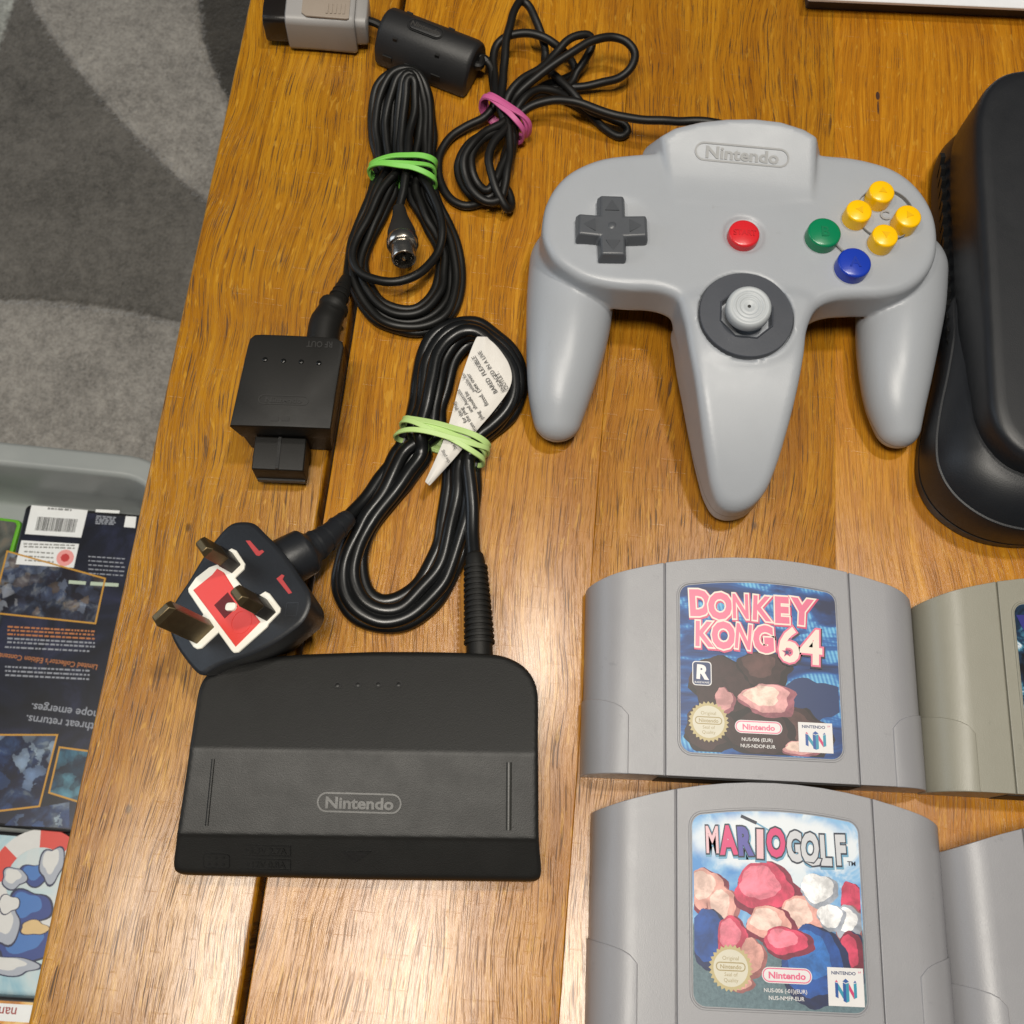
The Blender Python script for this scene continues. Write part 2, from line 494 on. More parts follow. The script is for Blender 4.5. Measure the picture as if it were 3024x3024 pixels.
def art(name, stops, scale, dist=1.5, det=6, rough=0.32, seed=0.0, cells=None):
    """abstract cover print: hard-edged patches over soft mottling"""
    N = NT(name)
    p = N.map(N.obj(), (1, 1, 1), (seed, seed * 0.7, 0))
    k = N.noise(p, scale, det, 0.6, dist)
    c = N.ramp(k, [(a, lin(c)) for a, c in stops])
    if cells:
        wv = N.n('ShaderNodeVectorMath', {0: p, 1: N.n('ShaderNodeVectorMath', {0: N.noise(p, cells * 0.9, 4, 0.65, 0, 1), 3: 1.1 / cells}, operation='SCALE').outputs[0]}, operation='ADD').outputs[0]
        v = N.n('ShaderNodeTexVoronoi', {'Vector': wv, 'Scale': cells})
        cc = N.ramp(N.sep(v.outputs[1])[0], [(0.15 + 0.7 * i / max(1, len(stops) - 1), lin(q[1])) for i, q in enumerate(stops)])
        c = N.mix(0.62, c, cc)
        c = N.mix(N.ma('MULTIPLY', N.step(v.outputs[0], 0.2, 0.8), 0.5), c, lin(stops[0][1]))
    return N.out(Base_Color=c, Roughness=rough, Coat_Weight=0.25, Coat_Roughness=0.2)
class Case(Thing):
    """game case lying flat; local frame: x right, y up the picture, z=0 underside"""
    def __init__(self, name, cx, cy, ztop, w, h, t, rot, label, shell, cover, group='game cases in the tub'):
        super().__init__(name, (cx, cy, ztop - t), label, 'game case', group, rot)
        self.local = True; self.t = t
        mesh('case_shell', *prism_geo(rrect(w, h, 3.5), [(0, 1.2), (1, 0.2), (t - 1.2, 0), (t - 0.3, 0.4), (t, 1.4)]), shell, self, smooth=40)
        self.cov = mesh('cover_sheet', *prism_geo(rrect(w - 4.5, h - 4, 2.5), [(t, 0), (t + 0.25, 0)]), cover, self, smooth=None)
        self.zc = t + 0.25
    def patch(self, name, x0, x1, y0, y1, mat, dz=0.15, sub=True):
        return mesh(name, *box_geo(x0, x1, y0, y1, self.zc - 0.05, self.zc + dz), mat, (self, self.cov) if sub else self, smooth=None, local=True)
    def text(self, s, x, y, size, mat, rot=math.pi, off=0.01, xs=1.0, name='lettering'):
        g = text_geo(s, size, 0.06, off, xs=xs)
        return mesh(name, *xform(g, (rotz(rot), np.array([x, y, self.zc + 0.12]))), mat, (self, self.cov), smooth=None, recalc=False, local=True)
blk = plastic('case_black', (22, 22, 24), 0.3, 0.05)
grn = plastic('case_green', (96, 170, 40), 0.3, 0.05)
night = art('night_print', [(0.30, (10, 12, 20)), (0.5, (20, 24, 40)), (0.62, (34, 38, 62)), (0.75, (60, 58, 84))], 26, 1.2)
battle = art('battle_print', [(0.30, (14, 15, 24)), (0.44, (40, 40, 56)), (0.52, (70, 84, 112)), (0.58, (150, 158, 170)), (0.64, (150, 128, 100)), (0.72, (26, 24, 34))], 75, 0.5, 8, cells=150)
ice = art('ice_print', [(0.32, (8, 12, 32)), (0.48, (22, 38, 82)), (0.57, (60, 96, 150)), (0.65, (180, 200, 214)), (0.75, (16, 20, 46))], 55, 0.4, 7, seed=3, cells=110)
wht = flat('white_print', (226, 228, 228), 0.4)
inkb = flat('ink_black', (24, 24, 26), 0.5)
redp = flat('red_print', (186, 52, 52), 0.45)
orgp = flat('orange_print', (176, 110, 62), 0.45)
grytxt = flat('grey_print', (140, 144, 154), 0.45)
Z1 = -275.0
tl = P(83, 1484, Z1)
c1 = Case('game_case', tl[0] + 67.5, tl[1] - 95.5, Z1, 135, 190, 14, math.radians(0.6), 'black game case with gold framed pictures and barcode, lying in the tub', blk, night)
HX, HY = -67.5, 95.0
def k1(x, y):          # crop (0,1200)x2.415 pixel -> case frame
    q = P(x / 2.415, 1200 + y / 2.415, Z1)[:2] - c1.base[:2]
    return q
def k1b(x, y):         # crop (0,2100)x2.091
    return P(x / 2.091, 2100 + y / 2.091, Z1)[:2] - c1.base[:2]
def quad(case, name, pts, mat, dz=0.15):
    pts = [np.asarray(p) for p in pts]
    return mesh(name, *prism_geo(np.array(pts), [(case.zc - 0.05, 0), (case.zc + dz, 0)]), mat, (case, case.cov), smooth=None, local=True)
quad(c1, 'barcode_panel', [k1(240, 700), k1(640, 740), k1(590, 935), k1(190, 905)], wht)
quad(c1, 'rating_panel', [k1(165, 950), k1(575, 980), k1(535, 1150), k1(122, 1120)], wht)
a, b = k1(285, 782), k1(575, 805); a2, b2 = k1(262, 880), k1(552, 898)
rs = random.Random(3)
t = 0.0; bars = []
while t < 0.97:
    w = rs.choice([0.012, 0.018, 0.026]); 
    q = [a + (b - a) * t, a + (b - a) * (t + w), a2 + (b2 - a2) * (t + w), a2 + (b2 - a2) * t]
    bars.append(prism_geo(np.array(q), [(c1.zc, 0), (c1.zc + 0.22, 0)])); t += w + rs.choice([0.012, 0.016, 0.022])
mesh('barcode', *join(*bars), inkb, (c1, c1.cov), smooth=None, local=True)
bl = lambda p, q, n, mat, w=0.9, seed=1, dz=0.2, name='small_print': mesh(name, *join(*dashes(p, q, n, w, seed, dz)), mat, (c1, c1.cov), smooth=None, local=True)
def dashes(p, q, n, w, seed, dz):
    rs = random.Random(seed); p = np.asarray(p); q = np.asarray(q); d = q - p; L = np.linalg.norm(d); d = d / L; nn = np.array([-d[1], d[0]])
    out = []; t = 0.0
    while t < L - 1:
        l = min(rs.uniform(0.9, 3.4), L - t)
        pts = [p + d * t - nn * w / 2, p + d * (t + l) - nn * w / 2, p + d * (t + l) + nn * w / 2, p + d * t + nn * w / 2]
        out.append(prism_geo(np.array(pts), [(c1.zc, 0), (c1.zc + dz, 0)])); t += l + rs.uniform(0.5, 0.9)
    return out
bl(k1(355, 725), k1(525, 738), 1, flat('ink_grey', (120, 120, 120), 0.5), 1.2, 4)
for i, yy in enumerate((975, 995, 1030, 1062, 1092)): bl(k1(180 + i * 2, yy), k1(550 if i < 2 else 400, yy + 16), 1, flat('ink_grey', (130, 130, 126), 0.5), 0.9, 10 + i)
q = k1(475, 1078); mesh('rating_badge', *prism_geo(circle(5.2, 28, *q), [(c1.zc, 0), (c1.zc + 0.2, 0)]), flat('pale_red', (226, 150, 146), 0.5), (c1, c1.cov), smooth=None, local=True)
mesh('rating_badge', *prism_geo(circle(2.7, 8, *q), [(c1.zc, 0), (c1.zc + 0.3, 0)]), redp, (c1, c1.cov), smooth=None, local=True)
quad(c1, 'white_tab', [k1(698, 733), k1(868, 745), k1(862, 765), k1(694, 754)], wht)
quad(c1, 'white_tab', [k1(910, 785), k1(985, 790), k1(975, 870), k1(895, 862)], wht)
for i in range(5): bl(k1(700 - i * 2, 782 + i * 13), k1(840, 795 + i * 12), 1, grytxt, 0.8, 70 + i)
# picture panels with gold frames
def framed(name, pts, mat, wid=1.0):
    pts = ccw(np.array([np.asarray(p) for p in pts]))
    mesh(name, *prism_geo(pts, [(c1.zc - 0.05, 0), (c1.zc + 0.12, 0)]), mat, (c1, c1.cov), smooth=None, local=True)
    mesh('gold_frame', *ring_geo(pts, inset_poly(pts, wid), c1.zc, c1.zc + 0.25), gold, (c1, c1.cov), smooth=None, local=True)
framed('picture_panel', [k1(60, 1020), k1(765, 1225), k1(690, 1555), k1(-60, 1470)], battle)
framed('picture_panel', [k1b(-60, 135), k1b(358, 140), k1b(240, 590), k1b(-90, 625)], ice)
framed('picture_panel', [k1b(360, 215), k1b(600, 250), k1b(520, 580), k1b(290, 505)], art('teal_print', [(0.35, (18, 24, 40)), (0.5, (30, 70, 96)), (0.6, (90, 150, 170)), (0.75, (30, 34, 50))], 60, 0.4, 7, seed=9, cells=140))
quad(c1, 'picture_panel', [k1b(120, 610), k1b(420, 560), k1b(420, 720), k1b(20, 700)], ice)
quad(c1, 'score_strip', [k1(500, 1238), k1(622, 1248), k1(618, 1272), k1(497, 1262)], flat('pale_green', (176, 190, 170), 0.5))
quad(c1, 'score_strip', [k1(655, 1250), k1(855, 1264), k1(850, 1288), k1(650, 1276)], flat('pale_green', (176, 190, 170), 0.5))
for i in range(5): bl(k1(640, 1070 + i * 30), k1(900, 1090 + i * 30), 1, grytxt, 0.7, 90 + i)
for i, yy in enumerate((1565, 1590, 1618, 1648, 1675)): bl(k1(60 - i, yy), k1(680, yy + 40), 1, orgp if i not in (3, 4) else grytxt, 1.0, 20 + i)
for i, yy in enumerate((1710, 1850, 1880, 1910)): bl(k1(40, yy), k1(640, yy + 36), 1, grytxt, 1.0, 30 + i)
ang = math.pi - math.radians(0)
def ctext(s, px, size, mat, xs=1.0):
    g = text_geo(s, size, 0.1, 0.012, xs=xs)
    q = P(*px, Z1)[:2] - c1.base[:2]
    mesh('lettering', *xform(g, (rotz(math.pi - 0.03), np.array([q[0], q[1], c1.zc + 0.12]))), mat, (c1, c1.cov), smooth=None, recalc=False, local=True)
ctext("Limited Collector's Edition Contents", (140, 1952), 3.2, orgp, 0.9)
ctext("threat returns.", (175, 2135), 4.8, grytxt)
ctext("hope emerges.", (190, 2100), 4.8, grytxt)
# second case: pale blue cover with a red and white ring
N = NT('sky_print')
k = N.noise(N.obj(), 30, 4, 0.5, 1.0)
sky_p = N.out(Base_Color=N.ramp(k, [(0.3, lin((120, 170, 190))), (0.5, lin((176, 200, 206))), (0.7, lin((206, 206, 204)))]), Roughness=0.3, Coat_Weight=0.2)
tl2 = P(0, 2452, -277)
c2o = Case('game_case', tl2[0] + 26, tl2[1] - 62.5, -277, 135, 125, 13, math.radians(1.0), 'pale blue game case with a red and white ring on its cover', blk, sky_p)
def k2(x, y): return P(x / 2.091, 2100 + y / 2.091, -277)[:2] - c2o.base[:2]
cc = k2(240, 1040); R_o, R_i = 27.0, 17.0
wht2 = flat('cover_white', (206, 206, 204), 0.4); red2 = flat('cover_red', (206, 66, 56), 0.4); blu2 = flat('cover_blue', (40, 62, 128), 0.4); blu3 = flat('cover_light_blue', (60, 110, 176), 0.4)
for i in range(8):
    a0, a1 = math.radians(i * 45 + 8), math.radians(i * 45 + 53)
    pts = [(cc[0] + r * math.cos(a), cc[1] + r * math.sin(a)) for r, rg in ((R_o, np.linspace(a0, a1, 8)), (R_i, np.linspace(a1, a0, 8))) for a in rg]
    mesh('ring_segment', *prism_geo(np.array(pts), [(c2o.zc, 0), (c2o.zc + 0.2, 0)]), red2 if i % 2 else wht2, (c2o, c2o.cov), smooth=None, local=True)
tan2 = flat('cover_tan', (206, 176, 124), 0.4); nav2 = flat('cover_navy', (22, 30, 66), 0.4); wh3 = flat('cover_shade', (160, 166, 178), 0.4)
lv = 0
for (x, y, a, b, cols) in ((150, 1440, 19, 10, (nav2, blu2, blu3)), (180, 1220, 13, 10, (nav2, blu2, blu3)), (30, 1320, 9, 12, (nav2, wh3, wht2)), (215, 1340, 8, 4, (nav2, tan2)), (225, 1010, 9, 6, (nav2, blu2, blu3)), (330, 950, 7, 10, (nav2, wh3, wht2)), (60, 1570, 16, 5, (nav2, wh3, wht2)), (95, 1030, 7, 6, (nav2, wh3, wht2)), (60, 1190, 6, 5, (nav2, wht2))):
    q = k2(x, y); rs = random.Random(x + y); ph = [rs.uniform(0, 6.28) for _ in range(3)]
    for j, m in enumerate(cols):
        s_ = (1.0, 0.9, 0.62)[j]; off = np.array([(0, 0), (0.1, 0.1), (-0.12 * a, 0.2 * b)][j]); lv += 1
        pts = [q + off + s_ * np.array([a * math.cos(t_), b * math.sin(t_)]) * (1 + 0.13 * math.sin(3 * t_ + ph[0]) + 0.07 * math.sin(5 * t_ + ph[1])) for t_ in np.linspace(0, 2 * math.pi, 36, endpoint=False)]
        mesh('cover_shape', *prism_geo(np.array(pts), [(c2o.zc, 0), (c2o.zc + 0.26 + 0.012 * lv, 0)]), m, (c2o, c2o.cov), smooth=None, local=True)
org_p = art('orange_cover', [(0.35, (150, 90, 30)), (0.5, (206, 140, 50)), (0.65, (226, 190, 120))], 40, 1.5, 5)
q3 = P(60, 2945, -262)
c3o = Case('game_case', q3[0] + 5, q3[1] - 62, -262, 135, 124, 14.5, math.radians(2.0), 'orange game case overlapping the pale blue one', blk, org_p)
qq = P(45, 2990, -262)[:2] - c3o.base[:2]
c3o.patch('title_strip', qq[0] - 40, qq[0] + 60, qq[1] - 4.2, qq[1] + 4.2, wht)
c3o.text('nam', qq[0] - 3, qq[1], 5.0, flat('title_red', (150, 50, 46), 0.5))
q4 = P(52, 1540, -276)
c4o = Case('game_case', q4[0] - 67.5, q4[1] - 92, -276, 135, 190, 14, math.radians(-1.5), 'bright green edged game case beside the black one', grn, art('grey_cover', [(0.35, (40, 42, 40)), (0.55, (90, 92, 86)), (0.7, (120, 110, 96))], 30))
# ------------------------------------------------------------------ implicit-surface mesher (for the moulded controller shell)
def poly_sdf(poly, X, Y):
    p = np.asarray(poly)[:, :2]; q = np.roll(p, -1, 0)
    d = np.full(X.shape, 1e9); ins = np.zeros(X.shape, bool)
    for (ax, ay), (bx, by) in zip(p, q):
        ex, ey = bx - ax, by - ay
        t = np.clip(((X - ax) * ex + (Y - ay) * ey) / (ex * ex + ey * ey + 1e-12), 0, 1)
        d = np.minimum(d, (X - ax - t * ex) ** 2 + (Y - ay - t * ey) ** 2)
        c = ((ay > Y) != (by > Y)) & (X < (bx - ax) * (Y - ay) / (by - ay + 1e-12) + ax)
        ins ^= c
    d = np.sqrt(d)
    return np.where(ins, -d, d)
def surface_nets(Fv, org, h, smooth_it=2):
    S = Fv < 0
    nx, ny, nz = Fv.shape
    cnt = np.zeros((nx - 1, ny - 1, nz - 1)); acc = np.zeros((nx - 1, ny - 1, nz - 1, 3))
    for ax in range(3):
        for da in (0, 1):
            for db in (0, 1):
                o = [0, 0, 0]; oth = [k for k in range(3) if k != ax]
                o[oth[0]] = da; o[oth[1]] = db
                sl0 = tuple(slice(o[k], o[k] + Fv.shape[k] - 1) for k in range(3))
                o2 = list(o); o2[ax] = 1
                sl1 = tuple(slice(o2[k], o2[k] + Fv.shape[k] - 1) for k in range(3))
                a = Fv[sl0]; b = Fv[sl1]
                m = (a < 0) != (b < 0)
                t = np.where(m, a / np.where(m, a - b, 1), 0)
                cnt += m
                for k in range(3):
                    acc[..., k] += m * (t if k == ax else o[k])
    act = cnt > 0
    idx = np.full(act.shape, -1); idx[act] = np.arange(act.sum())
    ijk = np.argwhere(act)
    V = (ijk + acc[act] / cnt[act][:, None]) * h + np.asarray(org)
    quads = []
    for ax in range(3):
        oth = [k for k in range(3) if k != ax]
        s0 = [slice(None)] * 3; s1 = [slice(None)] * 3
        s0[ax] = slice(0, -1); s1[ax] = slice(1, None)
        ch = S[tuple(s0)] != S[tuple(s1)]
        e = np.argwhere(ch)
        e = e[(e[:, oth[0]] > 0) & (e[:, oth[1]] > 0) & (e[:, oth[0]] < Fv.shape[oth[0]] - 1) & (e[:, oth[1]] < Fv.shape[oth[1]] - 1)]
        c = []
        for da, db in ((0, 0), (1, 0), (1, 1), (0, 1)):
            f = e.copy(); f[:, oth[0]] -= da; f[:, oth[1]] -= db
            c.append(idx[f[:, 0], f[:, 1], f[:, 2]])
        q = np.stack(c, 1)
        fl = S[e[:, 0], e[:, 1], e[:, 2]]
        if ax == 1: fl = ~fl
        q[fl] = q[fl][:, ::-1]
        quads.append(q)
    Q = np.vstack(quads)
    E_ = np.vstack([Q[:, [0, 1]], Q[:, [1, 2]], Q[:, [2, 3]], Q[:, [3, 0]]])
    deg = np.bincount(E_.ravel(), minlength=len(V))[:, None]
    for it in range(smooth_it * 2):
        sm = np.zeros_like(V)
        for k in range(3):
            sm[:, k] = np.bincount(E_[:, 0], V[E_[:, 1], k], len(V)) + np.bincount(E_[:, 1], V[E_[:, 0], k], len(V))
        lap = sm / np.maximum(deg, 1) - V
        V = V + lap * (0.55 if it % 2 == 0 else -0.50)
    return V, Q
def np_mesh(name, V, Q, mat, th, par=None):
    me = bpy.data.meshes.new(name)
    V = (V - th.base) * MM
    me.vertices.add(len(V)); me.vertices.foreach_set('co', V.astype(np.float32).ravel())
    me.loops.add(Q.size); me.loops.foreach_set('vertex_index', Q.astype(np.int32).ravel())
    me.polygons.add(len(Q)); me.polygons.foreach_set('loop_start', np.arange(0, Q.size, 4, dtype=np.int32))
    me.update(calc_edges=True); me.validate(); me.shade_smooth()
    me.materials.append(mat)
    o = bpy.data.objects.new(name, me); SC.collection.objects.link(o); o.parent = par or th.o
    return o
def smin(a, b, k):
    h = np.clip(0.5 + 0.5 * (b - a) / k, 0, 1)
    return b * (1 - h) + a * h - k * h * (1 - h)
def rext(d2, dz, r):
    """rounded extrusion from 2-D distance and |z|-h"""
    a = d2 + r; b = dz + r
    return np.minimum(np.maximum(a, b), 0) + np.sqrt(np.maximum(a, 0) ** 2 + np.maximum(b, 0) ** 2) - r

# ------------------------------------------------------------------ game controller
ZP = 38.0
def shell_mat():
    N = NT('controller_grey'); p = N.pos()
    big = N.noise(p, 40, 4, 0.6); col = lin((158, 162, 168))
    c = N.mix(big, tuple(k * 0.965 for k in col), tuple(k * 1.03 for k in col))
    z = N.sep(p)[2]
    seam = N.step(N.ma('ABSOLUTE', N.ma('SUBTRACT', z, 0.0098)), 0.00028, 0.00012)      # parting line of the two shell halves
    gr = N.noise(p, 130, 7, 0.72)
    c = N.mix(N.ma('MULTIPLY', N.step(gr, 0.63, 0.74), 0.22), c, lin((112, 106, 96)))
    c = N.mix(N.ma('MULTIPLY', seam, 0.75), c, lin((66, 62, 56)))
    r = N.ma('ADD', N.ma('MULTIPLY', N.noise(p, 70, 5, 0.65), 0.24), 0.24)
    g = N.noise(p, 2600, 2, 0.6)
    return N.out(Base_Color=c, Roughness=r, Normal=N.bump(g, 0.12, 0.0004))
grey_pl = shell_mat()
ct = Thing('game_controller', (*P(2204, 929, 0)[:2], 0), 'grey three pronged game controller with coloured buttons and black cable', 'controller')
pl_px = [c3(815, 290), c3(700, 297), c3(540, 315), c3(420, 355), c3(340, 400), c3(270, 470), c3(220, 560), c3(200, 640), c3(195, 740), c3(215, 810), c3(260, 890), c3(330, 950), c3(430, 1010), c3(560, 1045), c3(700, 1062), c3(820, 1068), c3(900, 1085), c3(960, 1118), c3(1000, 1180), (2050, 985), (2095, 1060), (2200, 1085),
         (2315, 1060), (2360, 990), c4(710, 1820), c4(745, 1760), c4(800, 1715), c4(880, 1690), c4(1000, 1680), c4(1130, 1675), c4(1250, 1650), c4(1340, 1600), c4(1410, 1520), c4(1445, 1430), c4(1450, 1320), c4(1430, 1210), c4(1380, 1110), c4(1300, 1020), c4(1200, 955), c4(1100, 920), c4(950, 890), c4(800, 878), (2300, 440), (2100, 440)]
plate = resample(catmull(np.array([P(u, v, 35.5)[:2] for u, v in pl_px]), 6, True), 2.0, True)
prong_px = [(2022, 880, 36), (2026, 960, 36), (2036, 1030, 35), (2049, 1110, 33), (2062, 1200, 30.5), (2074, 1290, 27), (2086, 1370, 23), (2100, 1440, 19.5), (2124, 1495, 16), (2163, 1514, 14.5), (2215, 1500, 15.5), (2258, 1455, 18.5), (2290, 1380, 22.5), (2318, 1290, 27), (2342, 1200, 30.5), (2362, 1110, 33), (2377, 1030, 35), (2384, 950, 36), (2392, 880, 36)]
prong = resample(catmull(np.array([P(*t)[:2] for t in prong_px]), 6, True), 2.0, True)
hump_px = [(1962, 386, 43.5), (2001, 368, 43.5), (2074, 355, 43.5), (2152, 350, 43.5), (2230, 351, 43.5), (2308, 360, 43.5), (2376, 379, 43.5), (2413, 397, 43.5), (2412, 480, 41), (2409, 590, 38.5), (2200, 610, 38), (1990, 592, 38.5), (1973, 480, 41)]
hump = np.array([P(*t)[:2] for t in hump_px])
h_y1 = P(2180, 350, 43.5)[1]; h_y0 = P(2200, 600, 38)[1]
hnd = []
for cl in ([(1698, 760, 11, 17.0, 16), (1689, 850, 12, 16.6, 16), (1681, 950, 13, 15.6, 15.5), (1667, 1060, 13, 13.5, 13.5), (1655, 1150, 11.6, 11.2, 11.2), (1650, 1215, 9.6, 9.0, 9.0)],
           [(2682, 780, 11, 17.0, 16), (2677, 870, 12, 16.6, 16), (2667, 970, 13, 15.4, 15.5), (2661, 1080, 13, 13.3, 13.5), (2660, 1170, 11.6, 11.0, 11.2), (2667, 1238, 9.6, 8.6, 9.0)]):
    pts = np.array([[*P(u, v, zc + 6)[:2], zc, r, rz] for u, v, zc, r, rz in cl])
    hnd.append(catmull(pts, 8))
RES = 0.85
lo = np.array([-14.0, 118.0, -2.0]); hi = np.array([172.0, 306.0, 54.0])
nn = ((hi - lo) / RES).astype(int)
gx, gy, gz = (lo[k] + np.arange(nn[k]) * RES for k in range(3))
X2, Y2 = np.meshgrid(gx, gy, indexing='ij')
Zb = gz[None, None, :]
dP = poly_sdf(plate, X2, Y2)[:, :, None]
cxc = 78.0
py = np.array([P(u, v, z)[1] for u, v, z in prong_px[:10]]); pz = np.array([t[2] for t in prong_px[:10]])
pcf = np.polyfit(py, pz + 2.0, 3); ztop = np.polyval(pcf, np.clip(Y2, py.min(), py.max()))[:, :, None]; ztop = -smin(-ztop * 0 - 38.0, -ztop, 3.0) if False else smin(ztop, 38.0 + ztop * 0, 5.0) + 0.6
zbot = np.interp(Y2, [125, 165, 215], [0.4, 6.0, 10.0])[:, :, None]
crown = (1.6 * ((X2 - cxc) / 72.0) ** 2)[:, :, None] + (38.0 - np.minimum(ztop, 38.0))
Zc = Zb + crown
body = rext(dP, np.abs(Zc - 28.5) - 9.5, 3.4)
dR = poly_sdf(prong, X2, Y2)[:, :, None]
pr = rext(dR, np.abs(Zb - (ztop + zbot) / 2) - (ztop - zbot) / 2, 3.4)
body = smin(body, pr, 3.0)
for hp in hnd:
    hp = resample(hp, 0.9)
    i0, i1 = np.searchsorted(gx, [hp[:, 0].min() - 24, hp[:, 0].max() + 24]); j0, j1 = np.searchsorted(gy, [hp[:, 1].min() - 22, hp[:, 1].max() + 24])
    Xs, Ys = X2[i0:i1, j0:j1, None], Y2[i0:i1, j0:j1, None]
    hd = np.full((i1 - i0, j1 - j0, len(gz)), 1e9)
    for cx_, cy_, cz_, r_, _ in hp: hd = np.minimum(hd, np.sqrt((Xs - cx_) ** 2 + (Ys - cy_) ** 2 + ((Zb - cz_) * 1.06) ** 2) - r_)
    body[i0:i1, j0:j1] = smin(body[i0:i1, j0:j1], np.maximum(hd, 0.4 - Zb), 1.0)
ht = np.clip((Y2 - h_y0) / (h_y1 - h_y0), 0.0, 1.1)
hz = (37.0 + 6.6 * ht ** 1.5)[:, :, None]
dH = poly_sdf(hump, X2, Y2)[:, :, None]
hm = rext(dH - np.clip(hz - Zb, 0, 14) * 0.42, np.abs(Zb - (hz + 18) / 2) - (hz - 18) / 2, 1.6)
body = smin(body, hm, 0.9)
def disc(u, v, z): return np.hypot(X2 - P(u, v, z)[0], Y2 - P(u, v, z)[1])[:, :, None]
dd = disc(1810, 667, ZP)                       # dished thumb rest round the pad
body = np.maximum(body, -(np.sqrt(dd ** 2 + (Zb - (ZP + 77.4)) ** 2) - 80.0))
def cut(u, v, r, z0, k=0.4):
    global body
    body = np.maximum(body, -rext(disc(u, v, ZP) - r, (z0 - Zb), k))
cut(2204, 929, 17.2, 34.6); cut(2199, 690, 7.6, 36.4); cut(2613, 634, 10.8, 37.0)
under = rext(np.maximum(np.abs(X2 - cxc) - 24, np.abs(Y2 - 262) - 18)[:, :, None], np.abs(Zb - 13) - 12.8, 3)
body = np.minimum(body, under)
bodyo = np_mesh('body', *surface_nets(body, lo, RES), grey_pl, ct)
del body, under, pr, hd, hm
# lettering and pill on the hump, lying in the hump's slope
hs = math.atan2(6.6 * 1.5 * 0.8, h_y1 - h_y0)
Rh = np.array([[1, 0, 0], [0, math.cos(hs), -math.sin(hs)], [0, math.sin(hs), math.cos(hs)]])
def hump_pt(u, v):
    z = 41.0
    for _ in range(6):
        q = P(u, v, z); z = 37.0 + 6.6 * ((q[1] - h_y0) / (h_y1 - h_y0)) ** 1.5
    return P(u, v, z)
def pill(th, par, q, Rm, w, h, t, mat, depth=0.35, name='pill_outline'):
    o_ = rrect(w, h, h / 2 - 0.01, 8); i_ = rrect(w - 2 * t, h - 2 * t, h / 2 - t - 0.01, 8)
    return mesh(name, *xform(ring_geo(o_, i_, -0.3, depth), (Rm, q)), mat, (th, par), smooth=None)
def let(th, par, s, q, Rm, size, mat, depth=0.3, off=0.02, xs=1.0, name='lettering', sink=0.15, sp=1.0):
    g = text_geo(s, size, depth + sink, off, spacing=sp, xs=xs)
    return mesh(name, *xform(g, (Rm, q - Rm[:, 2] * sink)), mat, (th, par), smooth=None, recalc=False)
ql = hump_pt(2191, 457); Rl = Rh @ rotz(math.radians(0.8))
emb = plastic('controller_emboss', (146, 147, 148), 0.5, 0.1, 1500, 0.03)
pill(ct, bodyo, ql, Rl, 35.5, 7.4, 0.7, emb, 0.3)
let(ct, bodyo, 'Nintendo', ql, Rl, 4.6, emb, 0.3, 0.03, 1.12)
# direction pad
dk = plastic('pad_grey', (76, 79, 84), 0.38, 0.08, 1500, 0.05)
dkl = plastic('pad_arrow', (66, 69, 74), 0.42, 0.05)
qd = P(1808, 669, 40.5)
a_, w_ = 13.0, 5.0
cross = np.array([(-w_, -a_), (w_, -a_), (w_, -w_), (a_, -w_), (a_, w_), (w_, w_), (w_, a_), (-w_, a_), (-w_, w_), (-a_, w_), (-a_, -w_), (-w_, -w_)])
dq = np.array([qd[0], qd[1], 0])
g = xform(prism_geo(cross, [(34, 0), (39.0, 0), (41.0, 0.9)]), (rotz(math.radians(5)), dq))
V = [np.asarray(v) for v in g[0]]
for v in V:
    if v[2] > 40.5: v[2] += 0.9 * (np.hypot(v[0] - qd[0], v[1] - qd[1]) / 13.0) ** 2
pad = mesh('direction_pad', V, g[1], dk, ct, smooth=20, bevel=0.7, seg=3)
for k in range(4):
    tri = np.array([(-2.6, 6.2), (2.6, 6.2), (0, 10.8)])
    mesh('arrow_mark', *xform(prism_geo(tri, [(40.9, 0), (41.72, 0)]), (rotz(math.radians(5 + 90 * k)), dq)), dkl, (ct, pad), smooth=None)
sph = [(0.0, 2.2), (0.3, 2.1), (0.9, 1.6), (1.2, 0.8), (1.25, 0.05)]
mesh('pad_dimple', *xform(prism_geo(circle(2.2, 20), [(40.2 + z, 2.2 - r) for z, r in sph]), (np.eye(3), dq)), dk, (ct, pad), smooth=60)
# coloured buttons
def button(name, u, v, r, ztop, z0, col, letter=None, lsize=3.5, dome=0.5, lx=1.0):
    m = plastic(name + '_plastic', col, 0.26, 0.03, 900, 0.03, spec=0.55)
    q = P(u, v, ztop); q[2] = 0
    prof = [(z0, 0), (ztop - 1.0, 0), (ztop - 0.45, 0.12), (ztop - 0.12, 0.45), (ztop, 1.0), (ztop + dome * 0.6, r * 0.5), (ztop + dome, r * 0.85)]
    b = mesh(name, *xform(prism_geo(circle(r, 44), prof), (np.eye(3), q)), m, ct, smooth=60)
    if letter == '^':
        for _ in (0,): pass
    if letter:
        m2 = plastic(name + '_letter', tuple(int(c * 0.92) for c in col), 0.35, 0.03)
        if letter[0] == '<':
            tri = np.array([(-1.5, -1.0), (1.5, -1.0), (0, 1.6)])
            mesh('arrow_mark', *xform(prism_geo(tri, [(ztop, 0), (ztop + dome + 0.12, 0)]), (rotz(math.radians(float(letter[1:]))), q)), m2, (ct, b), smooth=None)
        else:
            let(ct, b, letter, np.array([q[0], q[1], ztop + dome]), rotz(math.radians(3)), lsize, m2, 0.12, 0.015, lx)
    return b
button('start_button', 2199, 687, 5.7, 40.0, 34, (206, 38, 46), 'START', 2.4, 0.4, 0.85)
button('b_button', 2436, 684, 6.1, 42.0, 34, (10, 122, 80), 'B', 4.2)
button('a_button', 2525, 773, 6.1, 42.0, 34, (28, 58, 168), 'A', 4.2)
